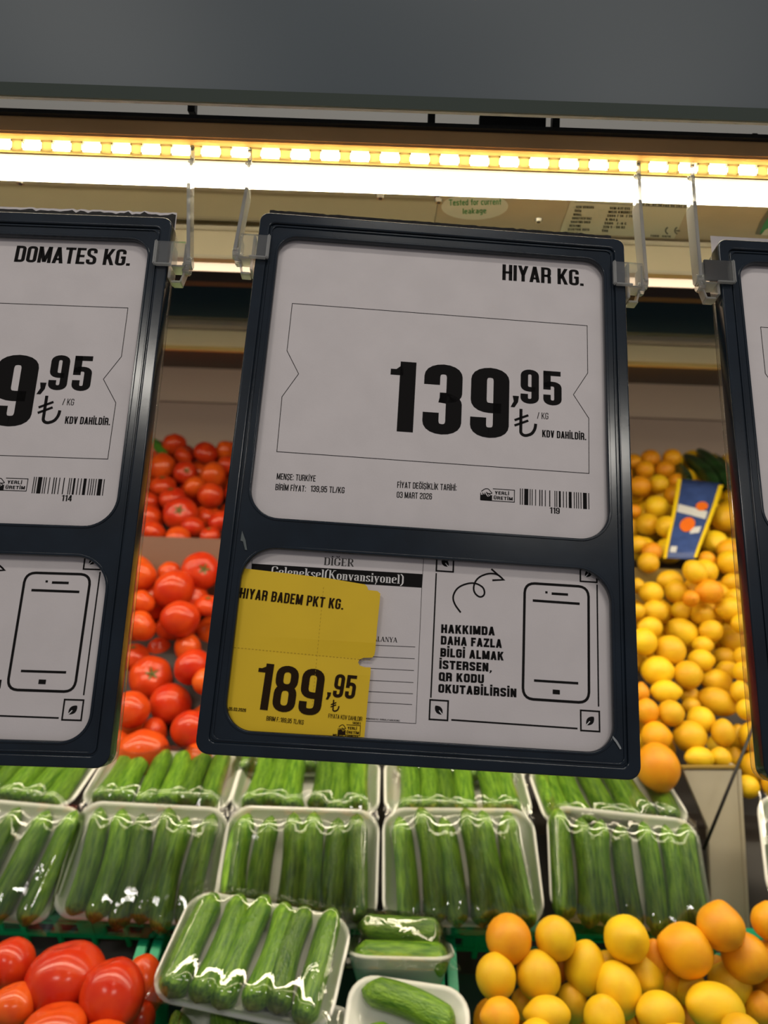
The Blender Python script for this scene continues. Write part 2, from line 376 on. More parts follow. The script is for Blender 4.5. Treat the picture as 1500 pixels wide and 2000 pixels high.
# slotted rail : one plate with real slots
RD = .558; pitch = 58.35 / F * RD; sx0 = wx(37, RD) + .0
ztop = wz(284, RD); zbot = wz(328, RD)
zs1 = wz(297, RD); zs0 = wz(318, RD); hw = .0078
rail_m = clear_mat('yellowed_rail_plastic', (1, .9, .6), .02, .90, .2, hazecol=(.95, .80, .44))
mb = MB(); n0 = int((X0 - sx0) / pitch) + 1; n1 = int((X1 - sx0) / pitch)
mb.box((X0, RD, zs1), (X1, RD + .0035, ztop)); mb.box((X0, RD, zbot), (X1, RD + .0035, zs0)); mb.box((X0, RD - .0012, zbot), (X1, RD, zbot + .0012))
for k in range(n0, n1):
    a = sx0 + k * pitch + hw; mb.box((a, RD, zs0), (a + pitch - 2 * hw, RD + .0035, zs1))
    for sgn in (-1, 1):      # rounded slot corners
        for zc, sz in ((zs0, 1), (zs1, -1)):
            xc = sx0 + k * pitch + sgn * hw
            mb.prism([(RD, zc), (RD + .0035, zc), (RD + .0035, zc + sz * .0016), (RD, zc + sz * .0016)], xc - sgn * .0008, xc)
cpart(mb, 'slotted_rail', rail_m)
# lamp : rounded diffuser profile behind and below the rail
prof = []
zc0, zc1 = wz(372, .575), wz(286, .575)
for i in range(9):
    a = math.pi * i / 8 + math.pi; prof.append((.579 + .011 * math.cos(a), zc0 + .011 + .011 * math.sin(a)))
prof += [(.590, zc1), (.568, zc1)]
cpart(MB().prism(prof, X0, X1), 'light_diffuser', lamp_m)
cpart(MB().box((X0, .5905, zc0 + .0125), (X1, .5918, zc1)), 'lamp_housing', mat('white_metal', (.7, .68, .6), .4))  # back plate added to shield the ceiling panel from the diffuser's light
cpart(MB().box((X0, .564, zc1), (X1, .60, zc1 + .012)), 'lamp_housing', mat('white_metal', (.7, .68, .6), .4))
# inner ceiling of the case
ZP = CAMZ + .300
steel = mat('brushed_steel', (.52, .49, .40), .09, metal=1.0, noise_amt=.06, noise_scale=6)
beige_metal = mat('beige_coated_metal', (.50, .41, .27), .34, noise_amt=.08, noise_scale=25)
xs = wx(832, .70)
cpart(MB().box((X0, .592, ZP), (xs, .765, ZP + .01)), 'steel_ceiling_panel', steel)
cpart(MB().box((xs + .0006, .592, ZP - .0008), (X1, .765, ZP + .01)), 'beige_ceiling_panel', beige_metal)
mb = MB()
cpart(MB().box((X0, .757, wz(516, .757)), (X1, .775, ZP - .001)), 'cream_beam', mat('cream_metal', (.70, .62, .44), .35), bevel=.003)
cpart(MB().box((X0, .752, wz(463, .757)), (X1, .7565, wz(455, .757))), 'beam_edge', mat('cream_bright', (.62, .56, .42), .4), bevel=.001)
cpart(MB().box((X0, .752, wz(519, .757)), (X1, .7565, wz(512, .757))), 'beam_edge', mat('cream_bright', (.62, .56, .42), .4), bevel=.001)
cpart(MB().box((X0, .84, CAMZ + .2775), (X1, .843, CAMZ + .35)), 'added_light_shield', mat('brown_panel', (.075, .052, .040), .6))  # added plate that keeps the hidden middle light off the rear beams
cpart(MB().box((X0, 1.02, wz(563, 1.02)), (X1, 1.04, wz(470, 1.02))), 'brown_rear_beam', mat('brown_panel', (.075, .052, .040), .6))
cpart(MB().box((X0, 1.10, wz(632, 1.1)), (X1, 1.12, wz(530, 1.1))), 'dark_teal_beam', mat('teal_black', (.018, .045, .058), .4))
cpart(MB().box((X0, 1.155, wz(655, 1.155)), (X1, 1.18, wz(618, 1.155))), 'beige_ledge', mat('beige_ledge', (.60, .52, .38), .5))
cpart(MB().box((X0, 1.15, wz(692, 1.15)), (X1, 1.18, wz(656, 1.15))), 'cream_ledge', mat('cream_ledge', (.86, .78, .56), .45), bevel=.002)
cpart(MB().box((X0, 1.145, wz(698, 1.15)), (X1, 1.155, wz(690, 1.15))), 'gold_edge', mat('gold_edge', (.55, .40, .14), .4))
cpart(MB().prism([(1.18, wz(692, 1.15) + .038), (2.05, wz(735, 2.05)), (2.05, wz(735, 2.05) + .02), (1.18, wz(692, 1.15) + .058)], X0, X1), 'rear_soffit', mat('brown_shadow_panel', (.085, .066, .048), .6))  # dark brown stands in for the shadow under the ledge
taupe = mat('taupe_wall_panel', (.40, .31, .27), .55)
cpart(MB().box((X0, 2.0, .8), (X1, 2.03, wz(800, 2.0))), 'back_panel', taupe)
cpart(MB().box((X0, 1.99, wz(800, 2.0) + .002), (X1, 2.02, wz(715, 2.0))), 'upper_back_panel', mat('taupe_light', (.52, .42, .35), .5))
# stepped deck under the produce
deck = [(.50, .40), (.975, .66), (.99, .86), (1.12, 1.0), (1.20, 1.01), (1.33, 1.22), (1.47, 1.30), (1.48, 1.36), (1.985, 1.60), (1.99, .30), (.50, .30)]
cpart(MB().prism(deck, X0, X1), 'stepped_deck', mat('dark_deck', (.035, .03, .028), .6))
# taupe divider lip between the two tiers
cpart(MB().box((X0, 1.445, wz(1110, 1.445) - .10), (wx(700, 1.445), 1.452, wz(1064, 1.445))), 'tier_lip', mat('brown_acrylic', (.22, .125, .09), .3), bevel=.001)
cpart(MB().box((wx(702, 1.445), 1.445, wz(1140, 1.445) - .10), (X1, 1.452, wz(1092, 1.445))), 'tier_lip', mat('olive_acrylic', (.26, .19, .06), .3), bevel=.001)
# panel stickers, drawn on the level ceiling panel
def onpanel(px, py, z=ZP):          # image point -> (x,y) on the ceiling panel
    d = at(px, py, 1) - CP; s = (z - CAMZ) / d.z; p = CP + d * s; return p.x, p.y
zst = ZP - .0012
def down(name, vf, m, z, parent=None):
    vs, fs = vf
    me = mesh(name, [(x, y - 1.2, z) for x, y in vs], fs)
    bm = bmesh.new(); bm.from_mesh(me)
    for f in bm.faces:
        f.normal_update()
        if f.normal.z > 0: f.normal_flip()
    bm.to_mesh(me); bm.free()
    o = link(name, me, m, None); o.parent = parent or case
    return o
cx, cy = onpanel(927, 402); ex = (onpanel(993, 404)[0] - onpanel(863, 399)[0]) / 2; ey = abs(onpanel(927, 376)[1] - onpanel(925, 428)[1]) / 2
oval = [(cx + ex * math.cos(2 * math.pi * i / 40), cy + ey * math.sin(2 * math.pi * i / 40)) for i in range(40)]
stick = down('oval_sticker', (oval, [tuple(range(40))]), mat('sticker_white', (.70, .70, .58), .5), zst)
stick['label'] = 'pale oval test sticker with green lettering'
gink = mat('green_ink', (.03, .33, .10), .5)
# homography text on stickers: make text in pixel space, map every vertex to the panel
def pix_text(s, p0, p1, cap, **k):
    v, f = text2d(s, (p0[0], -p0[1]), (p1[0], -p1[1]), cap, **k); return [onpanel(x, -y, zst) for x, y in v], f
LOWER = {}
def low_text(s, p0, p1, cap, t=.15):
    """lower-case sans line made with simple strokes (x-height .7)"""
    X = .70; B = .48; out = []; x = 0; it = []
    for ch in s:
        q = []; l = t / 2; w_ = B; r = w_ - l
        S_ = lambda p, c=False: q.append(ribbon(p, t, t, c, .14))
        R_ = lambda *a: q.append(rect(*a))
        if ch == 'T': R_(0, 1 - t, .62, 1); R_(.31 - l, 0, .31 + l, 1); w_ = .62
        elif ch in 'ec': S_(([(l, .36), (r, .36)] if ch == 'e' else [(r, X - .15)]) + [(r, X - l), (l, X - l), (l, l), (r, l), (r, .14)])
        elif ch == 's': S_([(r, X - .14), (r, X - l), (l, X - l), (l, .38), (r, .32), (r, l), (l, l), (l, .14)])
        elif ch == 't': R_(.12, 0, .12 + t, .92); R_(0, X - t, .36, X); w_ = .36
        elif ch == 'd': S_([(l, l), (r, l), (r, X - l), (l, X - l)], True); R_(w_ - t, 0, w_, 1)
        elif ch == 'f': R_(.12, 0, .12 + t, .9); R_(0, X - t, .36, X); R_(.12, 1 - t, .38, 1); w_ = .36
        elif ch == 'o': S_([(l, l), (r, l), (r, X - l), (l, X - l)], True)
        elif ch == 'r': R_(0, 0, t, X); R_(0, X - t, .34, X); w_ = .34
        elif ch == 'u': S_([(l, X), (l, l), (r, l), (r, X)])
        elif ch == 'n': S_([(l, 0), (l, X - l), (r, X - l), (r, 0)])
        elif ch == 'l': R_(0, 0, t, 1); w_ = t
        elif ch == 'k': R_(0, 0, t, 1); q.append(diag(l, .28, r, X, t)); q.append(diag(r, 0, l, .42, t))
        elif ch == 'a': S_([(l, X - l), (r, X - l), (r, 0)]); S_([(r, .36), (l, .36), (l, l), (r, l)])
        elif ch == 'g': S_([(l, l + .05), (r, l + .05), (r, X - l), (l, X - l)], True); S_([(r, X), (r, -.2), (l, -.2)])
        elif ch == ' ': w_ = .25
        it.append((q, x)); x += w_ + .10
    tot = x - .10; p0 = Vector((p0[0], -p0[1])); p1 = Vector((p1[0], -p1[1])); ex_ = (p1 - p0) / tot; ey_ = Vector((-(p1 - p0).y, (p1 - p0).x)).normalized() * cap
    vs = []; fs = []
    for q, ox in it:
        for gv, gf in q:
            k = len(vs)
            for a, b in gv:
                v = p0 + ex_ * (a + ox) + ey_ * b; vs.append(onpanel(v.x, -v.y, zst))
            fs += [tuple(k + i for i in f) for f in gf]
    return vs, fs
down('sticker_lettering', merge(low_text('Tested for current', (877, 401), (979, 399), 12), low_text('leakage', (904, 417.5), (950, 416), 11)), gink, zst - .0003, stick)
lab = [onpanel(*p) for p in ((1121, 372), (1352, 384), (1317, 464), (1093, 452))]
rl = down('rating_label', (lab, [(0, 1, 2, 3)]), mat('label_cream', (.62, .60, .46), .5), zst)
rl['label'] = 'cream rating label with blurred small print and CE mark'
parts = []; parts2 = []
for i, (s, s2, s3) in enumerate((('SERI NUMARA', 'VCM-4 IT ESS', ''), ('ÜRÜN', 'MELIS 4 MARKET', ''), ('MODEL', '2500 / 107 / 207', ''), ('SOGUTUCU GAZ', 'R 404 A', ''), ('SOGUTMA GUCU', '2600 W / -8 C', ''), ('BESLEME', '220 V - 50 HZ', ''), ('ELEKTRIK GUCU', '500 W', ''), ('AGIRLIK', '', ''))):
    y0 = 406 + i * 7.3; x0 = 1125 - i * 2.6
    parts.append(pix_text(s, (x0, y0), (x0 + len(s) * 3.2, y0 + .8), 4.6, t=.2))
    if s2: parts2.append(pix_text(s2, (x0 + 66, y0 + 2.5), (x0 + 66 + len(s2) * 3.3, y0 + 3.5), 4.8, t=.22))
parts.append(pix_text('0 282 267 02 38 FAX 90 282 26', (1240, 401), (1343, 405), 5, t=.2))
parts.append(([onpanel(*p, zst) for p in ((1122, 393.5), (1345, 405.5), (1345, 406.3), (1122, 394.3))], [(0, 1, 2, 3)]))
parts.append(pix_text('TARIH   04/10', (1270, 462), (1310, 463.5), 4, t=.2))
down('label_lettering', merge(*parts2), mat('label_ink', (.12, .12, .10), .7), zst - .0003, rl)
down('label_lettering', merge(*parts), mat('label_ink', (.12, .12, .10), .7), zst - .0003, rl)
ce = []
for x0 in (1300, 1318):
    arc = [(x0 + 8 - 8 * math.cos(a) * 1.0 + 0, -(450 + 7 * math.sin(a))) for a in [(-1.15 + 2.3 * i / 10) for i in range(11)]]
    ce.append(ribbon(arc, 2.6, 2.6))
ce.append(ribbon([(1320, -450), (1328, -450.5)], 2.4, 2.4))
cv, cf = merge(*ce); down('ce_mark', ([onpanel(x, -y, zst) for x, y in cv], cf), mat('label_ink', (.12, .12, .10), .7), zst - .0003, rl)
gs = [onpanel(*p) for p in ((1475, 455), (1484, 432), (1505, 400), (1540, 398), (1540, 462))]
g1 = down('green_panel_sticker', (gs, [(0, 1, 2, 3, 4)]), mat('grey_sticker_edge', (.14, .15, .13), .5), zst)
gs = [onpanel(*p) for p in ((1484, 453), (1491, 436), (1507, 412), (1535, 410), (1535, 456))]
g2 = down('green_field', (gs, [(0, 1, 2, 3, 4)]), mat('sticker_green', (.0, .30, .13), .5), zst - .0003, g1)
gs = [onpanel(*p) for p in ((1486, 456), (1494, 446), (1510, 437), (1530, 440), (1530, 457))]
down('white_swoosh', (gs, [(0, 1, 2, 3, 4)]), mat('sticker_white', (.70, .70, .58), .5), zst - .0006, g1)
for px, py in ((40, 352), (743, 381), (857, 389), (1052, 427)):
    x, y = onpanel(px, py)
    o = MB().tube((x, y - 1.2, ZP + .001), (x, y - 1.2, ZP - .0035), .0048, 14, .0036).build('screw', mat('screw_steel', (.6, .58, .5), .25, metal=1), smooth=False); o.parent = case
    o2 = MB().tube((x, y - 1.2, ZP - .0030), (x, y - 1.2, ZP - .0040), .0018, 6).build('screw_socket', mat('dark_metal', (.02, .02, .022), .5)); o2.parent = o
# room shell
link('floor', MB().box((-4, -3, -.05), (4, 3, 0)).build('floor', mat('floor_tile', (.45, .43, .40), .35, noise_amt=.1)).data)
bpy.data.objects.remove([o for o in COL.objects if o.name == 'floor'][0]); 
fl = [o for o in COL.objects if o.name.startswith('floor')][0]; fl.name = 'floor'; fl['kind'] = 'structure'
MB().box((-4, 2.2, 0), (4, 2.3, 3.6)).build('wall_back', mat('store_wall', (.80, .78, .70), .7), kind='structure')
# ------------------------------------------------------------------ sign frames
W2 = .135; H2 = .18969; UW = (.1194, .1717, -.0409); LW = (.1193, -.0615, -.1748)
POSE = {
 'C': ((.0315, .478, .0299), (.9993, .0191, -.0327), (.0266, .2608, .965)),
 'L': ((-.2954, .4716, .0239), (1.0, .0073, .0016), (-.0033, .2411, .9705)),
 'R': ((.3687, .4685, .0271), (.9992, -.0264, -.0303), (.0370, .3077, .9508))}
def pose(k):
    o, u, v = [Vector(a) for a in POSE[k]]; u.normalize(); v = (v - u * v.dot(u)).normalized(); n = u.cross(v)
    m = Matrix((u, v, n)).transposed().to_4x4(); m.translation = o + Vector((0, 0, CAMZ)); return m
def uv(px, py, k='C', z=-.0045):
    m = pose(k); mi = m.inverted(); a = mi @ CP; b = mi @ at(px, py, 1); d = b - a; s = (z - a.z) / d.z; p = a + d * s; return (p.x, p.y)
outer = rrect(-W2, -H2, W2, H2, (.0085, .0085, .007, .007))
rim_in = rrect(-W2 + .0078, -H2 + .0072, W2 - .0078, H2 - .0085, .004)
plate_out = rrect(-W2 + .0072, -H2 + .0066, W2 - .0072, H2 - .0079, .004)
w_up = rrect(-UW[0], UW[2], UW[0], UW[1], (.020, .020, .0135, .0135), 12)
w_lo = rrect(-LW[0], LW[2], LW[0], LW[1], (.0165, .0165, .0215, .0215), 12)
def grow(x0, y0, x1, y1, r, d, n=12): return rrect(x0 - d, y0 - d, x1 + d, y1 + d, tuple(q + d for q in r), n)
rim_me = plate('outer_rim', outer, [rim_in], -.010, .0020, .0011)
plate_me = plate('window_plate', plate_out, [w_up, w_lo], -.0040, .0002, .0008)
bead_up = plate('window_bead', grow(-UW[0], UW[2], UW[0], UW[1], (.020, .020, .0135, .0135), .0020), [grow(-UW[0], UW[2], UW[0], UW[1], (.020, .020, .0135, .0135), .0003)], -.0005, .0008, .0004)
bead_lo = plate('window_bead', grow(-LW[0], LW[2], LW[0], LW[1], (.0165, .0165, .0215, .0215), .0020), [grow(-LW[0], LW[2], LW[0], LW[1], (.0165, .0165, .0215, .0215), .0003)], -.0005, .0008, .0004)
rib_me = plate('inner_rib', rrect(-W2 + .0086, -H2 + .0080, W2 - .0086, H2 - .0093, .004), [rrect(-W2 + .0100, -H2 + .0094, W2 - .0100, H2 - .0107, .004)], -.0005, .0011, .0004)
back_me = plate('clear_backing', rrect(-W2 + .0002, -H2 + .0005, W2 - .0002, H2 - .0005, .008), [], -.0155, -.0105, .0006)
for me in (rim_me, plate_me, bead_up, bead_lo, rib_me): me.materials.append(navy)
back_me.materials.append(sleeve)
scuff = mat('grey_scuff', (.30, .32, .33), .7)
FR = {'C': 'navy plastic double-window price frame in the middle, holding the HIYAR sheet and yellow tag',
      'L': 'navy plastic price frame cut off at the left, holding the DOMATES sheet',
      'R': 'navy plastic price frame cut off at the right edge, only its left rim visible'}
def frame(k):
    m = pose(k); root = link('price_sign_frame', None, label=FR[k], cat='sign frame', group='hanging price frames', mw=m)
    for nm, me in (('outer_rim', rim_me), ('window_plate', plate_me), ('window_bead', bead_up), ('window_bead', bead_lo), ('inner_rib', rib_me), ('clear_backing', back_me)):
        link(nm, me, None, root)
    if k == 'C':
        pts = [uv(*p, 'C', .0005) for p in ((1196, 1437), (1200, 1441), (1205, 1447), (1209, 1454), (1212, 1459), (1213, 1463), (1210, 1463), (1207, 1458), (1202, 1450), (1198, 1445), (1196, 1441))]
        printed('scuff_mark', (pts, [tuple(range(len(pts)))]), scuff, root, .0011)
        pts = [uv(*p, 'C', .0005) for p in ((473, 1037), (480, 1056), (483, 1075), (479, 1074), (475, 1058), (470, 1056))]
        printed('scuff_mark', (pts, [tuple(range(len(pts)))]), mat('grey_scuff_faint', (.10, .12, .12), .6), root, .0011)
    return root
for k in 'CLR': frame(k)
# clear sheets of gloss are left out: the windows are open
ZS = -.0052
def sheet(name, x0, y0, x1, y1, k, label, z=ZS, m=paper_m, r=.001):
    me = plate(name, rrect(x0, y0, x1, y1, r, 3), [], z - .0003, z)
    me.materials.append(m)
    return link(name, me, None, None, label, 'price sheet' if 'price' in name else 'card', 'sheets in the hanging frames', mw=pose(k))
Z = ZS + .00015
cp = lambda *p: uv(*p, 'C', Z)
def lp(pts): return [cp(*p) for p in pts]
def T(s, a, b, cap_px, **k):
    pa, pb = cp(*a), cp(*b); mid = ((a[0] + b[0]) / 2, (a[1] + b[1]) / 2)
    q0 = Vector(cp(*mid)); q1 = Vector(cp(mid[0], mid[1] - cap_px)); return text2d(s, pa, pb, abs((q1 - q0).y), **k)
box = lp([(570.9, 592.5), (1146.8, 636), (1147.9, 728.5), (1120, 770.6), (1150, 816.8), (1150.4, 924.6), (540.6, 882), (550.8, 774.7), (583.2, 730), (560.6, 685)])
def lira(cx_, cy_, h, t):
    """Turkish lira sign centred at cx,cy with height h"""
    q = []
    s = lambda x, y: (cx_ + x * h, cy_ + y * h)
    q.append(ribbon([s(-.12, .5), s(-.12, -.42), s(.02, -.5), s(.26, -.42), s(.38, -.22), s(.40, -.02)], t, t, False, .10 * h))
    q.append(ribbon([s(-.34, .06), s(.14, .28)], t * .8, t * .8)); q.append(ribbon([s(-.34, -.14), s(.14, .08)], t * .8, t * .8))
    return merge(*q)
def hand_logo(x0, y0, x1, y1):      # box with a small handshake and two lines of words, in sheet units
    w_ = x1 - x0; h = y1 - y0; t = h * .055; o = []
    o.append(path2d([(x0, y0), (x1, y0), (x1, y1), (x0 + w_ * .36, y1)], t)); o.append(path2d([(x0, y1 - h * .4), (x0, y0)], t))
    o.append(([(x0, y0), (x0 + w_ * .34, y0), (x0 + w_ * .34, y0 + h * .48), (x0 + w_ * .22, y0 + h * .30), (x0 + w_ * .12, y0 + h * .5), (x0, y0 + h * .42)], [(0, 1, 2, 3), (0, 3, 4, 5)]))
    for i in range(4):
        a = x0 + w_ * (.05 + .065 * i); o.append(path2d([(a, y0 + h * .62), (a + w_ * .06, y0 + h * .36)], t * 1.1))
    o.append(path2d([(x0 + w_ * .02, y0 + h * .72), (x0 + w_ * .12, y0 + h * .95), (x0 + w_ * .22, y0 + h * .98), (x0 + w_ * .34, y0 + h * .62)], t * 1.1, rad=h * .1))
    o.append(path2d([(x0 + w_ * .34, y0 + h * .62), (x0 + w_ * .24, y0 + h * .55), (x0 + w_ * .16, y0 + h * .68)], t * 1.1, rad=h * .05))
    o.append(text2d('YERLİ', (x0 + w_ * .42, y0 + h * .55), (x0 + w_ * .84, y0 + h * .55), h * .27, t=.2, W=.6, gap=.14))
    o.append(text2d('ÜRETİM', (x0 + w_ * .39, y0 + h * .13), (x0 + w_ * .95, y0 + h * .13), h * .27, t=.2, W=.6, gap=.14))
    return merge(*o)
BARS = [(0.0, 0.76), (1.98, 0.76), (4.1, 3.8), (9.27, 0.76), (11.25, 0.76), (14.44, 0.76), (18.39, 0.91), (20.52, 0.91), (23.71, 0.76), (27.82, 0.91), (32.83, 0.76), (34.66, 0.76), (36.94, 1.82), (40.89, 0.76), (43.78, 0.76), (46.36, 2.74), (51.22, 0.76), (53.35, 0.76), (55.33, 0.76), (57.61, 0.76), (59.89, 3.65), (65.06, 0.76)]
def barcode(x0, x1, y0, y1):
    u = (x1 - x0) / 65.8; return merge(*[rect(x0 + a * u, y0, x0 + (a + b) * u, y1) for a, b in BARS])
def price_sheet(k, title, tspan, digits, code, label):
    s = sheet('price_sheet', -.1245, -.0560, .1245, .1850, k, label)
    printed('price_border', path2d(box, .00042, True), ink, s, Z)
    if title:
        a, b = cp(981, 546.5), cp(1140, 558.5); a = (a[0], (a[1] + b[1]) / 2); b = (b[0], a[1])
        if k == 'L': a = uv(27, 511, 'L', Z); b = uv(253, 519, 'L', Z)
        printed('heading_lettering', text2d(title, a, b, .0132, t=.155, W=.45, gap=.055, rad=.12, slant=0 if k == 'C' else .02), ink, s, Z)
    x1 = cp(993.4, 848)[0]; x0 = cp(756, 838)[0]; yb = cp(870, 849)[1]; capd = .0530
    if title:
        if digits == '139': d = text2d('139', (x0, yb), (x1, yb), capd, t=.155, W=.375, gap=.085, rad=.17)
        else: d = text2d('9', (x1 - .0290, yb), (x1, yb), capd, t=.155, W=.375, rad=.17)
        printed('price_lettering', d, ink, s, Z)
        xa, xb = cp(1016.5, 787.6)[0], cp(1097, 792.7)[0]; y = cp(1057, 790)[1]
        c0 = cp(998, 780); cc = merge(text2d('95', (xa, y), (xb, y), .0262, t=.15, W=.37, gap=.09, rad=.16),
            ([(c0[0] + .0012, y + .0052), (c0[0] + .0056, y + .0052), (c0[0] + .0050, y + .0005), (c0[0] + .0026, y - .0035), (c0[0] - .0002, y - .0035), (c0[0] + .0020, y + .001)], [(0, 5, 4, 3, 2, 1)]))
        printed('kurus_lettering', cc, ink, s, Z)
        l0 = cp(1024, 825); printed('lira_sign', lira(l0[0], l0[1], .0200, .0021), ink, s, Z)
        if k == 'C': org = ('MENŞE: TURKİYE',)
        P = []
        P.append(T('/ KG', (1049, 817.5), (1071, 819), 12.5, t=.11)); printed('unit_lettering', merge(P[0]), ink_soft, s, Z)
        printed('tax_lettering', T('KDV DAHİLDİR.', (1059, 853.5), (1145, 859.5), 14, t=.16), ink, s, Z)
        logo = (cp(938.4, 978)[0], cp(970, 978.5)[1], cp(1004.6, 978)[0], cp(970, 955)[1])
        printed('made_here_logo', hand_logo(*logo), ink, s, Z)
        bx = (cp(1015.4, 985)[0], cp(1151, 990)[0]); by = (cp(1083, 990)[1], cp(1083, 958.5)[1])
        printed('barcode', barcode(bx[0], bx[1], by[0], by[1]), ink, s, Z)
        c1 = cp(1083.5, 1003); printed('code_lettering', text2d(code, (c1[0] - .0034, c1[1]), (c1[0] + .0034, c1[1]), .0042, t=.14), ink, s, Z)
    if k == 'C':
        printed('origin_lettering', merge(T('MENŞE: TURKİYE', (540, 936), (616, 940.5), 12, t=.125), T('BİRİM FİYAT:', (537.5, 957), (597, 960.5), 12, t=.125), T('139,95 TL/KG', (606, 960), (672.5, 963.5), 12, t=.13)), ink, s, Z)
        printed('date_lettering', merge(T('FİYAT DEĞİŞİKLİK TARİHİ:', (775.7, 952.5), (891.7, 958.5), 12, t=.125), T('03 MART 2026', (774.7, 972), (843.5, 975.5), 12, t=.125)), ink, s, Z)
    return s
price_sheet('C', 'HIYAR KG.', 0, '139', '119', 'white price sheet reading HIYAR KG. 139,95 in the middle frame')
price_sheet('L', 'DOMATES KG.', .0755, '9', '114', 'white price sheet reading DOMATES KG. in the left frame')
price_sheet('R', None, 0, '', '', 'white price sheet in the right frame, only blank edge and border line showing')
# torn strips sticking out above the frames
def torn(k, x0, x1, h, label, m, z=-.0030, jag=.0012, dz=0):
    h += .0072; z = -.0017 if z == -.001 else -.0019
    n = 90; pts = []
    for i in range(n + 1):
        x = x0 + (x1 - x0) * i / n; pts.append((x, H2 + h + jag * (noise.noise(Vector((i * .7, 3.1, 0))) + .5 * noise.noise(Vector((i * 2.3, 1, 0))))))
    vs = [(x, H2 - .006, z - .0085) for x, y in pts] + [(x, y, z - .0085) for x, y in pts]
    vs += [(x, y_, z_ - .0003) for x, y_, z_ in vs]
    fs = [(i, i + 1, n + 2 + i, n + 1 + i) for i in range(n)] + [tuple(j + 2 * (n + 1) for j in (i + n + 1, i + n + 2, i + 1, i)) for i in range(n)]
    fs += [(n + 1 + i, n + 2 + i, 3 * (n + 1) + i + 1, 3 * (n + 1) + i) for i in range(n)]
    return link('paper_strip', mesh('paper_strip', vs, fs), m, None, label, 'paper strip', mw=pose(k))
torn('C', -W2 + .004, W2 - .0055, .0042, 'black torn paper edge sticking out above the middle frame', strip_m, z=-.001, jag=.0009)
torn('L', -W2, W2 - .002, .0040, 'black torn paper edge sticking out above the left frame', strip_m, z=-.001, jag=.0024)
torn('L', -W2, W2 - .0015, .0058, 'white torn paper edge behind the black strip of the left frame', paper_m, z=-.0018, jag=.0012)
torn('R', -W2 + .001, W2, .0052, 'white paper edge standing above the right frame', paper_m, z=-.001, jag=.0002)
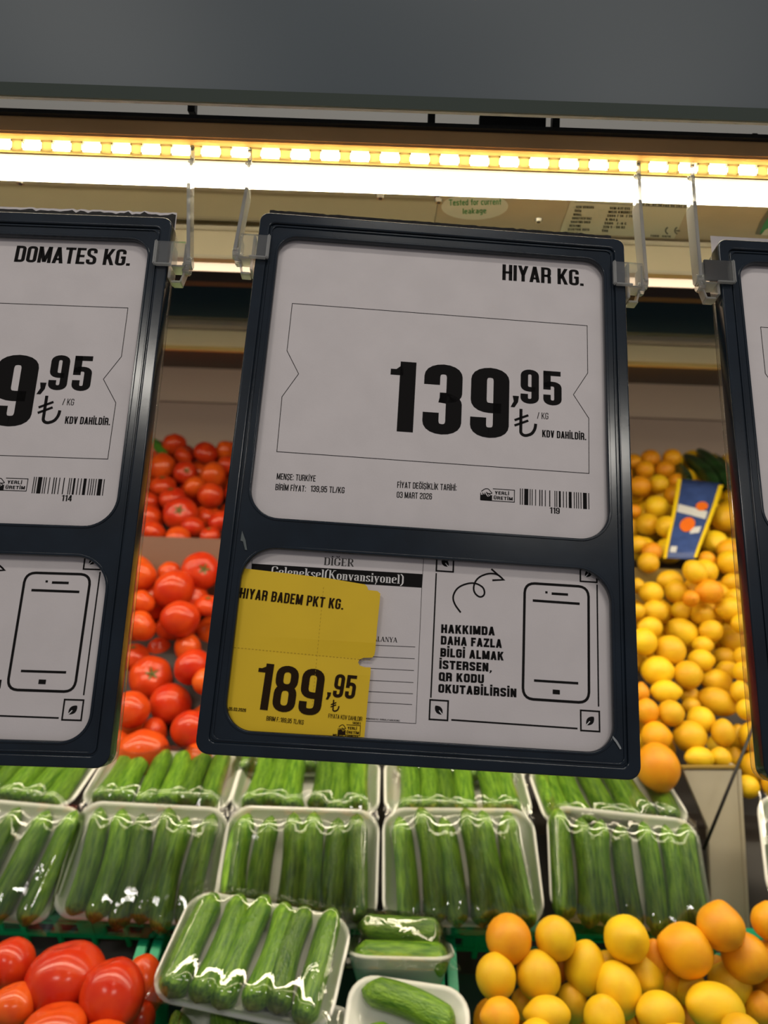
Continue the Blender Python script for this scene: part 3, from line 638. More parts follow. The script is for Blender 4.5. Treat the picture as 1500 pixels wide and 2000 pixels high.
# info card in the lower window
def info_card(k, label):
    s = sheet('info_card', -.1245, -.1830, .1245, -.0545, k, label, z=ZS - .0006); Zc = Z - .0006
    if k == 'R': return s
    P = []
    leaf = []
    for cx_, cy_, sz, d in ((857 + 7, 1366 + 22, 0, 0),): pass
    def leafbox(pl, pr, pt, pb, flip, top_cut=None):
        a = cp(pl, (pt + pb) / 2)[0]; b = cp(pr, (pt + pb) / 2)[0]; y0 = cp((pl + pr) / 2, pb)[1]; sz = b - a; y1 = y0 + sz * 1.03
        cx_, cy_ = (a + b) / 2, (y0 + y1) / 2; L = sz * .30
        o = [path2d([(a, y0), (b, y0), (b, y1), (a, y1)], .0010, True)]
        pts = []; sgn = -1 if flip else 1
        for i in range(13):
            t_ = i / 12; x = -L + 2 * L * t_; hgt = .62 * L * math.sin(math.pi * t_) ** .75; pts.append((x, hgt))
        pts += [(x, -h_) for x, h_ in reversed(pts[1:-1])]
        rot = math.radians(48) if not flip else math.radians(132)
        pts = [(cx_ + x * math.cos(rot) - y * math.sin(rot), cy_ + x * math.sin(rot) + y * math.cos(rot)) for x, y in pts]
        o.append((pts, [tuple(range(len(pts)))]))
        vein = path2d([(cx_ - L * 1.02 * math.cos(rot), cy_ - L * 1.02 * math.sin(rot)), (cx_ - L * .1 * math.cos(rot), cy_ - L * .1 * math.sin(rot))], .0006)
        return merge(*o), vein
    bl = leafbox(839.4, 875, 1368.5, 1406, True); br = leafbox(1135, 1171.4, 1388.5, 1427.8, False)
    tl = leafbox(853, 886, 1080, 1115.6, True); tr = leafbox(1134, 1166, 1102, 1136, False)
    printed('leaf_emblem', merge(bl[0], br[0], tl[0], tr[0]), ink, s, Zc)
    printed('leaf_vein', merge(bl[1], br[1], tl[1], tr[1]), white_ink, s, Zc + .00015)
    ph = lp([(1025.5, 1138), (1150, 1146), (1151, 1373), (1021.5, 1364.5)])
    arrow = lp([(900, 1196), (888, 1180), (884, 1166), (892, 1148), (912, 1139), (930, 1138), (946, 1148), (947, 1162), (938, 1167), (926, 1158), (925, 1142), (934, 1127), (955, 1119), (972, 1121), (982, 1130)])
    head = lp([(960, 1111), (984, 1132), (962, 1133)])
    border = [path2d(lp([(852.3, 1119), (841.7, 1362.6)]), .0009), path2d(lp([(1166.7, 1141.5), (1169.7, 1380)]), .0009), path2d(lp([(881.6, 1406), (1128.6, 1423)]), .0010)]
    printed('border_line', merge(*border), ink, s, Zc)
    printed('phone_drawing', merge(path2d(ph, .00165, True, .0065), path2d(lp([(1078, 1159), (1110, 1161)]), .0016, rad=0), rect(cp(1065.5, 0 + 1158)[0], cp(1067, 1158.6)[1], cp(1070, 1158)[0], cp(1067, 1154.5)[1]),
        path2d(lp([(1041, 1172.5), (1132.7, 1179)]), .0016), path2d(lp([(1043.5, 1329), (1130, 1334.5)]), .0015), path2d(lp([(1080, 1351), (1094, 1352)]), .0028)), ink, s, Zc)
    printed('curled_arrow', merge(path2d(arrow, .0011, rad=.004), path2d(head, .0012)), ink, s, Zc)
    kw = dict(t=.25, W=.64, gap=.10, rad=.12)
    printed('invitation_lettering', merge(T('HAKKIMDA', (861.7, 1236), (966.7, 1241), 17, **kw), T('DAHA FAZLA', (861, 1258.5), (980.5, 1265.5), 17, **kw), T('BiLGi ALMAK', (860, 1282.3), (984, 1290), 17, **kw),
        T('iSTERSEN,', (858, 1306), (961, 1312), 17, **kw), T('QR KODU', (857, 1329.5), (945.5, 1334.5), 17, **kw), T('OKUTABiLiRSiN', (856, 1352.5), (1009, 1362), 17, **kw)), ink, s, Zc)
    if k == 'C':
        printed('title_lettering', T('DİĞER', (632, 1103), (691, 1106.5), 15, serif=True), ink_soft, s, Zc)
        bar = lp([(491.5, 1100.4), (826, 1121), (824, 1147.5), (490, 1127)])
        printed('title_bar', (bar, [(3, 2, 1, 0)]), ink, s, Zc)
        printed('bar_lettering', T('Geleneksel(Konvansiyonel)', (529, 1123.5), (789, 1140.5), 18, serif=True), white_ink, s, Zc + .0002)
        ln = [path2d(lp([(493, 1075), (490.5, 1127), (476, 1400)]), .0003), path2d(lp([(828, 1085), (824, 1147), (812.4, 1413), (720, 1408.4), (500, 1395)]), .0003)]
        for (a, b) in (((700, 1258.5), (811, 1263.5)), ((700, 1281), (810, 1286.5)), ((700, 1304), (808.6, 1309.5)), ((700, 1327.5), (807.6, 1333)), ((700, 1349.5), (806.6, 1355)), ((700, 1370.5), (805, 1376))): ln.append(path2d(lp([a, b]), .00035))
        printed('table_line', merge(*ln), ink_soft, s, Zc)
        printed('place_lettering', merge(T('ALANYA', (729, 1252), (776, 1254.5), 9.5, serif=True)), ink, s, Zc)
        printed('small_print', T('numarasi ile sorgulayabilirsiniz.'.upper().replace('ı', 'I'), (715, 1405), (782, 1409.5), 3.2, t=.13), ink_soft, s, Zc)
    return s
info_card('C', 'white lower card with phone drawing and leaf corners in the middle frame')
info_card('L', 'white lower card with phone drawing in the left frame')
info_card('R', 'white lower card in the right frame, hardly visible')
# yellow tag -------------------------------------------------
tag_px = [(471, 1108.5), (560, 1119), (640, 1129), (713, 1142), (717.5, 1147), (719, 1153), (737, 1155), (742.5, 1160), (742, 1170), (736, 1230), (733, 1270), (731, 1280), (727, 1284.5), (710, 1285), (702, 1288), (699.5, 1294), (703, 1300), (712, 1303), (724, 1303.5), (724, 1312), (719, 1360), (714, 1415), (711.5, 1440), (640, 1436), (560, 1432), (474, 1427), (432, 1424), (436, 1360), (447, 1260), (458, 1170), (466, 1112)]
tag2 = [uv(*p, 'C', -.003) for p in tag_px]
tx0, tx1 = min(p[0] for p in tag2), max(p[0] for p in tag2)
FOLDY = uv(560, 1277, 'C', -.003)[1]
def tagz(x, y):
    t_ = (x - tx0) / (tx1 - tx0); z = -.00475 + .0034 * max(0, t_ - .25) ** 1.5
    z += (.0014 * max(0, t_ - .1)) * (1 if y > FOLDY else .35) * min(1, abs(y - FOLDY) / .01)
    return z
bm = bmesh.new(); vs_ = [bm.verts.new((x, y, 0)) for x, y in tag2]; bm.faces.new(vs_)
for i in range(1, 20):
    x = tx0 + (tx1 - tx0) * i / 20; bmesh.ops.bisect_plane(bm, geom=bm.verts[:] + bm.edges[:] + bm.faces[:], plane_co=(x, 0, 0), plane_no=(1, 0, 0))
ty0, ty1 = min(p[1] for p in tag2), max(p[1] for p in tag2)
for y in [ty0 + (ty1 - ty0) * i / 12 for i in range(1, 12)] + [FOLDY, FOLDY + .01, FOLDY - .01]:
    bmesh.ops.bisect_plane(bm, geom=bm.verts[:] + bm.edges[:] + bm.faces[:], plane_co=(0, y, 0), plane_no=(0, 1, 0))
for v in bm.verts: v.co.z = tagz(v.co.x, v.co.y)
bmesh.ops.triangulate(bm, faces=bm.faces)
for f in bm.faces:
    if f.normal.z < 0: f.normal_flip()
me = bpy.data.meshes.new('price_tag'); bm.to_mesh(me); bm.free()
tag = link('price_tag', me, tag_m, None, 'yellow price tag reading HIYAR BADEM PKT KG. 189,95 over the middle frame card', 'price tag', mw=pose('C'))
tp = lambda *p: uv(*p, 'C', -.0035)
def TT(s, a, b, cap_px, **k):
    mid = ((a[0] + b[0]) / 2, (a[1] + b[1]) / 2); q = abs(tp(*mid)[1] - tp(mid[0], mid[1] - cap_px)[1]); return text2d(s, tp(*a), tp(*b), q, **k)
pr = lambda nm, vf, m=ink_tag: printed(nm, vf, m, tag, .00035, tagz)
pr('heading_lettering', TT('HIYAR BADEM PKT KG.', (467, 1167), (670, 1191), 20, t=.15, W=.42, gap=.08))
pr('price_lettering', TT('189', (493, 1384), (625, 1399), 91, t=.150, W=.44, gap=.07, rad=.16))
pr('kurus_lettering', merge(TT('95', (649, 1361.5), (692, 1365.5), 46, t=.15, W=.42, gap=.08, rad=.15, slant=.05), TT(',', (637, 1359), (646, 1360), 46, t=.18)))
c_ = tp(653.5, 1378); pr('lira_sign', lira(c_[0], c_[1], .0068, .0008))
pr('small_print', merge(TT('FIYATA KDV DAHILDIR', (641, 1402), (706.8, 1408.4), 8.5, t=.10), TT('14061', (688, 1414), (704, 1415.5), 5, t=.13), TT('BIRIM F.:189,95 TL/KG', (519.6, 1407), (592.4, 1415.4), 9, t=.12), TT('R 05.03.2026', (440, 1386.7), (479.7, 1390.5), 6.5, t=.15), TT('MENŞE:TURKİYE', (650, 1437), (700, 1440), 4, t=.15)))
lx0, ly0 = tp(660, 1434); lx1, ly1 = tp(704, 1417)
pr('made_here_logo', hand_logo(lx0, ly0, lx1, ly1))
dash = []
for i in range(40):
    t0 = i / 40; a = (450 + 276 * t0, 1263.5 + 26.5 * t0); b = (450 + 276 * (t0 + .013), 1263.5 + 26.5 * (t0 + .013)); dash.append(path2d([tp(*a), tp(*b)], .00028))
for i in range(34):
    t0 = i / 34; a = (632 - 24 * t0, 1147 + 250 * t0); b = (632 - 24 * (t0 + .012), 1147 + 250 * (t0 + .012)); dash.append(path2d([tp(*a), tp(*b)], .0002))
pr('perforation_line', merge(*dash), mat('tag_crease', (.45, .30, .01), .7))
# hanging clips ----------------------------------------------
def clip(k, side, foot_px, foot_top_px, label):
    """side -1: on the left edge of frame k, +1 right edge. Built in frame axes, arm reaches up to the rail slot."""
    m = pose(k); root = link('hanging_clip', None, label=label, cat='clip', group='clear plastic clips holding the frames', mw=m)
    s = side; e = s * W2
    def q(a, b, name, bevel=.0006, am=None):
        x0, x1 = sorted((a[0], b[0])); mbx = MB().box((x0, a[1], a[2]), (x1, b[1], b[2])); return mbx.build(name, acryl if name == 'clamp_plate' else acryl_b, root, bevel)
    v0, v1 = .1505, .1690
    q((e - s * .0085, v0, .0028), (e + s * .0125, v1, .0042), 'clamp_plate')
    q((e - s * .0098, v0 - .0010, .0022), (e - s * .0076, v1, .0058), 'clamp_lip', .0008)
    q((e - s * .0080, v0 - .0016, .0030), (e + s * .0040, v0 - .0002, .0060), 'clamp_ledge', .0004)
    q((e + s * .0012, v0 - .010, -.010), (e + s * .0030, v1, .0024), 'side_web', .0005)
    q((e + s * .0030, v0 - .0010, -.009), (e + s * .0125, v0 + .0006, .0026), 'cross_web', .0005)
    q((e + s * .0112, v0, -.009), (e + s * .0128, v1 - .001, .0026), 'side_web', .0005)
    q((e + s * .0030, v0 - .0115, -.009), (e + s * .0100, v0 - .0098, -.001), 'foot_web', .0004)
    mbx = MB(); mbx.prism([(0, 0)], 0, 0) if 0 else None
    o = MB(); o.v = [Vector(p) for p in ((e + s * .0100, v0 - .0100, -.009), (e + s * .0125, v0 - .001, -.009), (e + s * .0125, v0 - .001, -.002), (e + s * .0100, v0 - .0100, -.002), (e + s * .0085, v0 - .0100, -.009), (e + s * .0110, v0 - .001, -.009), (e + s * .0110, v0 - .001, -.002), (e + s * .0085, v0 - .0100, -.002))]
    o.f = [(0, 1, 2, 3), (4, 7, 6, 5), (0, 4, 5, 1), (3, 2, 6, 7), (0, 3, 7, 4), (1, 5, 6, 2)]; o.build('brace', acryl_b, root, .0003)
    MB().tube((e + s * .0118, v0 + .0045, -.002), (e + s * .0170, v0 + .0045, -.002), .0046, 20).build('pivot_knob', acryl_b, root, .0008)
    MB().tube((e + s * .0100, v0 + .0015, -.004), (e + s * .0150, v0 + .0015, -.004), .0052, 20).build('pivot_knob', acryl_b, root, .0008)
    # arm: from the knob up to the rail, a flat bar with a hook over the slot
    mi = m.inverted(); p0 = Vector((e + s * .0150, v0 + .004, -.002)); top = mi @ at(foot_px[0], foot_px[1], RD - .004); mid = mi @ at(foot_top_px[0], foot_top_px[1], RD - .016)
    arm = MB()
    def bar(a, b, wa, wb, th=.0016):
        a = Vector(a); b = Vector(b); d = (b - a).normalized(); sx = Vector((1, 0, 0)); sx = (sx - d * sx.dot(d)).normalized(); dep = d.cross(sx); n = len(arm.v)
        for p, w_ in ((a, wa), (b, wb)):
            for c1, c2 in ((-1, -1), (1, -1), (1, 1), (-1, 1)): arm.v.append(p + sx * c1 * th / 2 + dep * c2 * w_ / 2)
        arm.f.extend([tuple(n + i for i in f) for f in ((0, 1, 2, 3), (4, 7, 6, 5), (0, 4, 5, 1), (1, 5, 6, 2), (2, 6, 7, 3), (3, 7, 4, 0))])
    bar(p0, mid, .012, .014, .0026); bar(mid, top, .014, .004, .0026)
    arm.build('arm', acryl_b, root, .0004)
    # hook through the slot
    h = MB(); a = mi @ at(foot_px[0], foot_px[1] + 6, RD - .004); b = mi @ at(foot_px[0], foot_px[1] - 22, RD - .004); c = mi @ at(foot_px[0], foot_px[1] - 26, RD + .006)
    h.tube(a, b, .0017, 8); h.tube(b, c, .0017, 8); h.tube(a, mi @ at(foot_px[0] - 8, foot_px[1] + 2, RD - .006), .0022, 10, .0012)
    h.build('hook', acryl_b, root, smooth=True)
clip('L', 1, (376, 312), (372, 372), 'clear plastic clip on the right edge of the DOMATES frame')
clip('C', -1, (488, 316), (484, 380), 'clear plastic clip on the left edge of the HIYAR frame')
clip('C', 1, (1247, 342), (1244, 402), 'clear plastic clip on the right edge of the HIYAR frame')
clip('R', -1, (1352, 345), (1350, 405), 'clear plastic clip on the left edge of the rightmost frame')
# ------------------------------------------------------------------ produce meshes
def sphere_grid(nu, nv, fn, name):
    vs = [fn(0, 0)]
    for j in range(1, nv):
        for i in range(nu): vs.append(fn(math.pi * j / nv, 2 * math.pi * i / nu))
    vs.append(fn(math.pi, 0)); fs = []
    for i in range(nu): fs.append((0, 1 + i, 1 + (i + 1) % nu))
    for j in range(nv - 2):
        for i in range(nu):
            a = 1 + j * nu; k = (i + 1) % nu; fs.append((a + i, a + nu + i, a + nu + k, a + k))
    a = 1 + (nv - 2) * nu
    for i in range(nu): fs.append((a + i, len(vs) - 1, a + (i + 1) % nu))
    return mesh(name, vs, fs, True)
def produce_mat(name, c1, c2, rough, scale, bump, bscale, spec=.5, sss=.0, coat=0):
    m = mat(name, c1, rough, noise_scale=scale, col2=c2, bump=bump, bump_scale=bscale, spec=spec, sss=sss, coat=coat)
    nt = m.node_tree; b = nt.nodes['Principled BSDF']
    oi = nt.nodes.new('ShaderNodeObjectInfo'); hs = nt.nodes.new('ShaderNodeHueSaturation')
    mr = nt.nodes.new('ShaderNodeMapRange'); mr.inputs[3].default_value = .492; mr.inputs[4].default_value = .507
    mv = nt.nodes.new('ShaderNodeMapRange'); mv.inputs[3].default_value = .85; mv.inputs[4].default_value = 1.1
    nt.links.new(oi.outputs['Random'], mr.inputs[0]); nt.links.new(oi.outputs['Random'], mv.inputs[0])
    l = [k for k in nt.links if k.to_socket == b.inputs['Base Color']][0]; src = l.from_socket
    nt.links.new(src, hs.inputs['Color']); nt.links.new(mr.outputs[0], hs.inputs['Hue']); nt.links.new(mv.outputs[0], hs.inputs['Value']); nt.links.new(hs.outputs[0], b.inputs['Base Color'])
    return m
tom_m = produce_mat('tomato_skin', (.68, .085, .010), (.58, .050, .008), .20, 1.2, 0, 1, .4)
lem_m = produce_mat('lemon_peel', (.82, .52, .012), (.78, .44, .010), .42, 1.5, .35, 28, .4)
ora_m = produce_mat('orange_peel', (.84, .38, .008), (.80, .31, .008), .42, 1.5, .35, 28, .4)
calyx_m = mat('tomato_calyx', (.10, .13, .02), .6); scar_m = mat('stem_scar', (.25, .17, .03), .8)
tomato_me = []
for v in range(4):
    ribs = (5, 6, 5, 7)[v]; amp = (.02, .045, .01, .03)[v]; sq = (.86, .80, .97, .84)[v]
    def fn(th, ph, ribs=ribs, amp=amp, sq=sq, v=v):
        r = 1 + amp * math.cos(ribs * ph) * math.sin(th) * (.5 + .5 * math.cos(th)) + .03 * noise.noise(Vector((math.sin(th) * math.cos(ph) * 1.5, math.sin(th) * math.sin(ph) * 1.5, math.cos(th) * 1.5 + v * 9)))
        z = math.cos(th) * sq; z -= .16 * math.exp(-(th / .28) ** 2) if th < 1.2 else 0
        return (r * math.sin(th) * math.cos(ph), r * math.sin(th) * math.sin(ph), z * r)
    me = sphere_grid(28, 18, fn, 'tomato'); me.materials.append(tom_m); tomato_me.append((me, sq))
mb = MB(); 
for i in range(5):
    a = 2 * math.pi * i / 5; c, s_ = math.cos(a), math.sin(a); p = Vector((-s_, c, 0))
    b0 = Vector((c * .03, s_ * .03, -.02)); b1 = Vector((c * .17, s_ * .17, .045)); b2 = Vector((c * .34, s_ * .34, .03 if i % 2 else .07))
    n = len(mb.v); mb.v += [b0 - p * .04, b0 + p * .04, b1 + p * .05, b1 - p * .05, b2]; mb.f += [(n, n + 1, n + 2, n + 3), (n + 3, n + 2, n + 4)]
mb.tube((0, 0, -.03), (.01, .01, .10), .035, 7, .045)
calyx_me = mesh('calyx', mb.v, mb.f); calyx_me.materials.append(calyx_m)
def lemon_fn(th, ph, nip=.12, v=0):
    c = math.cos(th); r = math.sin(th) ** .92 if math.sin(th) > 0 else 0
    z = c * .88 + nip * (max(0, c) ** 14) + .06 * (-(max(0, -c) ** 14))
    k = 1 + .025 * noise.noise(Vector((r * math.cos(ph) * 2, r * math.sin(ph) * 2, z * 2 + v * 7)))
    return (r * math.cos(ph) * k, r * math.sin(ph) * k, z)
lemon_me = []
for v, nip in enumerate((.12, .17, .09)):
    me = sphere_grid(24, 18, lambda a, b, nip=nip, v=v: lemon_fn(a, b, nip, v), 'lemon'); me.materials.append(lem_m); lemon_me.append(me)
orange_me = sphere_grid(24, 16, lambda a, b: tuple(c * (1 + .02 * noise.noise(Vector((math.sin(a) * math.cos(b) * 2, math.sin(a) * math.sin(b) * 2, math.cos(a) * 2)))) * (1 if i < 2 else .96) for i, c in enumerate((math.sin(a) * math.cos(b), math.sin(a) * math.sin(b), math.cos(a)))), 'orange'); orange_me.materials.append(ora_m)
lemon_or_me = lemon_me[1].copy(); lemon_or_me.materials.clear(); lemon_or_me.materials.append(ora_m)
scar_me = MB().tube((0, 0, 0), (0, 0, .03), .09, 9, .06); scar_me = mesh('stem_scar', scar_me.v, scar_me.f); scar_me.materials.append(scar_m)
# ------------------------------------------------------------------ piles
def Dplane(a, b):       # (D,py) two points on the pile surface -> D(py)
    (d0, y0), (d1, y1) = a, b; z0 = -(y0 - 1000) / F * d0; z1 = -(y1 - 1000) / F * d1; s = (z1 - z0) / (d1 - d0)
    return lambda py: (z0 - s * d0) / (-(py - 1000) / F - s)
D_B = Dplane((1.16, 1470), (1.37, 1105)); D_C = Dplane((1.50, 1050), (1.86, 870)); D_F = Dplane((.935, 1790), (.80, 2000))
ITEMS = []   # dict: kind, px, py, rx, ry, D, rot, zone, vis
def add(kind, zone, px, py, rx, ry=None, rot=0, D=None, vis=True, face=None, dD=0):
    ry = ry or rx; df = {'B': D_B, 'C': D_C, 'F': D_F}[zone[0]]
    ITEMS.append(dict(kind=kind, zone=zone, px=px, py=py, rx=rx, ry=ry, rot=rot, D=(D or df(py)) + dD, vis=vis, face=face))
k5 = lambda x, y, r: (200 + x / 2.106, 600 + y / 2.106, r / 2.106)
for x, y, r, *f in ((297, 566, 50), (332, 615, 42), (425, 600, 50), (505, 590, 42), (245, 655, 58), (342, 682, 50, 'c'), (455, 690, 55), (512, 650, 40), (250, 735, 52, 'u'), (380, 740, 46), (445, 775, 54), (190, 805, 48), (288, 787, 55, 'u'), (322, 852, 72, 'c'), (425, 870, 45), (480, 880, 48), (190, 865, 52), (210, 928, 55), (312, 948, 52), (372, 908, 50), (443, 938, 42, 'u')):
    add('tomato', 'CL', *k5(x, y, r), face=f[0] if f else None)
for x, y, r, *f in ((165, 1105, 58), (275, 1092, 48), (405, 1085, 80, 'c'), (295, 1162, 85), (168, 1212, 52), (432, 1228, 52, 'u'), (163, 1310, 64), (320, 1282, 80), (130, 1440, 62, 'u'), (235, 1412, 52), (352, 1402, 62), (372, 1480, 78), (200, 1522, 88, 'c'), (425, 1540, 55), (118, 1655, 76), (280, 1632, 84), (372, 1742, 90), (212, 1750, 62), (60, 1790, 52), (170, 1842, 110), (385, 1872, 76), (30, 1930, 48)):
    add('tomato', 'BL', *k5(x, y, r), face=f[0] if f else None)
k4 = lambda x, y: (1200 + x / 2.857, 850 + y / 2.857)
for x, y, r, o in ((110, 150, 42, 1), (200, 132, 54, 1), (320, 127, 52, 1), (170, 192, 52, 1), (282, 192, 54, 1), (140, 287, 62, 1), (247, 272, 54, 0), (345, 257, 48, 1), (340, 332, 60, 1), (235, 402, 66, 0), (110, 422, 38, 1), (187, 502, 66, 0), (292, 512, 62, 0), (130, 612, 52, 0), (207, 652, 56, 1), (190, 712, 58, 0), (622, 462, 76, 0), (560, 602, 70, 0), (632, 642, 60, 1), (515, 692, 46, 1), (642, 712, 70, 0)):
    add('orange' if o else 'lemon', 'CR', *k4(x, y), r / 2.857)
for x, y, a, b, rot, o in ((450, 765, 62, 80, 40, 0), (532, 872, 80, 66, 0, 1), (310, 812, 82, 58, 0, 0), (662, 822, 66, 52, 0, 0), (205, 882, 72, 64, 0, 0), (345, 872, 64, 72, 0, 0), (427, 912, 46, 46, 0, 1), (677, 905, 62, 48, 0, 0), (128, 842, 42, 46, 0, 0), (225, 982, 76, 62, 0, 0), (370, 982, 62, 52, 0, 0), (492, 1002, 66, 66, 0, 0), (645, 972, 82, 66, 0, 0), (128, 982, 42, 46, 0, 0), (540, 1092, 72, 62, 0, 0), (712, 1052, 62, 56, 0, 0), (200, 1072, 76, 58, 0, 0), (382, 1105, 106, 76, -38, 0), (492, 1172, 60, 50, 0, 0), (160, 1152, 76, 78, 0, 0), (310, 1202, 84, 84, 0, 0), (660, 1147, 82, 64, 0, 0), (240, 1317, 95, 84, 0, 0), (612, 1237, 66, 52, 0, 0), (722, 1237, 56, 54, 0, 0), (482, 1257, 78, 62, 0, 0), (410, 1337, 84, 78, 0, 0), (632, 1312, 72, 52, 0, 0), (722, 1322, 58, 58, 0, 0), (285, 1432, 88, 64, 0, 0), (570, 1377, 98, 72, -15, 0), (575, 1487, 112, 76, -22, 0), (702, 1432, 52, 66, 0, 0), (420, 1452, 52, 52, 0, 0), (315, 1552, 78, 72, 0, 0), (430, 1512, 56, 48, 0, 0), (482, 1592, 82, 78, 0, 0), (735, 1532, 52, 64, 0, 0), (420, 1682, 98, 88, 0, 0), (607, 1662, 62, 84, 0, 0), (690, 1692, 58, 84, 0, 0), (475, 1802, 92, 62, 0, 0), (592, 1802, 58, 64, 0, 0), (672, 1802, 54, 64, 0, 0), (770, 1700, 52, 70, 0, 0), (180, 1542, 66, 78, 0, 1), (232, 1682, 88, 82, 0, 1), (150, 1440, 44, 60, 0, 1), (240, 1852, 120, 142, 10, 1), (760, 1862, 62, 92, 0, 0), (745, 1962, 62, 64, 0, 0)):
    px, py = k4(x, y); add('orange_lemon' if o else 'lemon', 'BR', px, py, a / 2.857, b / 2.857, rot, dD=-.05 if (x, y) == (240, 1852) else (-.02 if y > 1500 else 0))
k2 = lambda x, y: (750 + x / 2, 1450 + y / 2)
for x, y, a, b, rot, o in ((487, 767, 88, 88, 0, 1), (670, 765, 78, 88, 0, 0), (947, 768, 85, 88, 0, 0), (1315, 720, 88, 93, 0, 1), (1180, 812, 108, 98, 5, 1), (1412, 840, 88, 98, 20, 1), (437, 915, 78, 90, 0, 0), (602, 912, 86, 96, 0, 0), (785, 880, 78, 106, -8, 0), (1010, 905, 80, 82, 0, 0), (915, 965, 88, 108, 18, 0), (1055, 850, 60, 80, 0, 1), (1100, 925, 62, 80, 0, 1), (1190, 957, 76, 64, 0, 0), (1350, 945, 90, 76, -28, 0), (1295, 1037, 128, 88, -10, 0), (455, 1072, 80, 68, 0, 1), (640, 1062, 94, 64, 0, 0), (735, 1020, 60, 82, 12, 0), (860, 1080, 78, 92, 0, 0), (1080, 1060, 100, 78, 0, 0), (1470, 1042, 56, 68, 0, 1), (1300, 882, 44, 50, 0, 1), (872, 872, 52, 54, 0, 0), (690, 872, 44, 60, 0, 1), (540, 1022, 44, 60, 0, 1), (1500, 700, 62, 72, 0, 1), (600, 1160, 80, 70, 0, 0), (900, 1190, 90, 70, 0, 0), (1150, 1180, 90, 70, 0, 0), (1400, 1150, 90, 80, 0, 0)):
    px, py = k2(x, y); deep = a < 63 and y < 1100
    add('orange_lemon' if o else 'lemon', 'FR', px, py, a / 2, b / 2, rot, dD=.05 if deep else 0)
for x, y, a, b in ((40, 868, 92, 100), (255, 922, 152, 132), (440, 987, 122, 134), (572, 942, 68, 112), (52, 1032, 90, 84), (215, 1115, 122, 84), (545, 1085, 60, 70), (-110, 940, 100, 100), (400, 1180, 110, 80)):
    add('tomato', 'FL', x / 2, 1450 + y / 2, a / 2, b / 2, dD=.04 if a < 70 else 0)
for x, y in ((1478, 1500), (1530, 1470), (1520, 1535), (1475, 1440)): add('lemon', 'BR', x, y, 30, 34, 0, dD=-.03)  # solid fruit standing in for lemons reflected beyond the riser
# parts of the piles that lie behind the signs
rnd = random.Random(3)
def fill(kind, zone, x0, x1, y0, y1, r0, r1, skip):
    y = y0; row = 0
    while y <= y1:
        r = r0 + (r1 - r0) * (y - y0) / (y1 - y0); x = x0 + (r if row % 2 else 0)
        while x <= x1:
            if not skip(x, y): 
                kk = kind if kind != 'lemon' or rnd.random() > .12 else 'orange_lemon'
                add(kk, zone, x + rnd.uniform(-4, 4), y + rnd.uniform(-4, 4), r * rnd.uniform(.92, 1.06), vis=False)
            x += 1.95 * r
        y += 1.6 * r; row += 1
fill('tomato', 'CL', 60, 680, 880, 1040, 24, 31, lambda x, y: 262 < x < 455)
fill('tomato', 'BL', 40, 690, 1120, 1395, 36, 46, lambda x, y: 215 < x < 445 - (y - 1120) * .1)
fill('orange', 'CR', 730, 1225, 890, 1040, 22, 28, lambda x, y: x > 1215)
fill('lemon', 'BR', 730, 1235, 1130, 1400, 27, 34, lambda x, y: x > 1225)
fill('lemon', 'BR', 1500, 1640, 1130, 1500, 28, 34, lambda x, y: False)
# a deeper layer closes the gaps
nv_ = len(ITEMS)
def deeper(kind, zone, x0, x1, y0, y1, r0, r1, dD):
    y = y0; row = 0
    while y <= y1:
        r = r0 + (r1 - r0) * (y - y0) / (y1 - y0); x = x0 + (r if row % 2 else 0)
        while x <= x1:
            add(kind, zone, x + rnd.uniform(-5, 5), y + rnd.uniform(-5, 5), r * rnd.uniform(.95, 1.1), vis='deep', dD=dD); x += 1.8 * r
        y += 1.5 * r; row += 1
deeper('tomato', 'CL', 270, 470, 890, 1050, 25, 30, .07)
deeper('tomato', 'BL', 200, 440, 1120, 1430, 37, 46, .075)
deeper('lemon', 'CR', 1235, 1450, 905, 1085, 21, 24, .06)
deeper('lemon', 'BR', 1235, 1500, 1120, 1490, 26, 32, .06)
deeper('orange_lemon', 'FR', 965, 1530, 1880, 2030, 38, 44, .07)
deeper('tomato', 'FL', 10, 280, 1900, 2020, 55, 60, .09)
pos = np.array([list(at(i['px'], i['py'], i['D']) - CP) for i in ITEMS]); Dv = np.array([i['D'] for i in ITEMS]); D0 = Dv.copy()
ray = pos / Dv[:, None]; rp = np.array([(i['rx'] * i['ry']) ** .5 / F for i in ITEMS]); prio = np.array([0 if i['vis'] is True else (1 if i['vis'] is False else 2) for i in ITEMS])
CAP = np.array([{'B': 1.435, 'C': 1.97, 'F': .93}[i['zone'][0]] - r * 1.4 for i, r in zip(ITEMS, rp)])
Dv = np.minimum(Dv, CAP + 0)
for it in range(70):
    P = ray * Dv[:, None]; R = rp * Dv; d = np.linalg.norm(P[:, None] - P[None], axis=2); need = .93 * (R[:, None] + R[None]); ov = np.triu(need - d, 1)
    for a, b in np.argwhere(ov > .0005):
        key_a = (Dv[a] + prio[a] * .03); key_b = (Dv[b] + prio[b] * .03); back = a if key_a > key_b else b
        Dv[back] = min(Dv[back] + min(ov[a, b] * .5, .01), D0[back] + .16, CAP[back])
keep = np.ones(len(ITEMS), bool)
P = ray * Dv[:, None]; R = rp * Dv; d = np.linalg.norm(P[:, None] - P[None], axis=2)
for a in range(len(ITEMS)):
    for b in range(a + 1, len(ITEMS)):
        if keep[a] and keep[b] and d[a, b] < .72 * (R[a] + R[b]):
            back = a if prio[a] > prio[b] else b
            if prio[back] > 0: keep[back] = False
ORD = ['first', 'second', 'third', 'fourth', 'fifth', 'sixth', 'seventh', 'eighth', 'ninth', 'tenth', 'eleventh', 'twelfth', 'thirteenth', 'fourteenth', 'fifteenth']
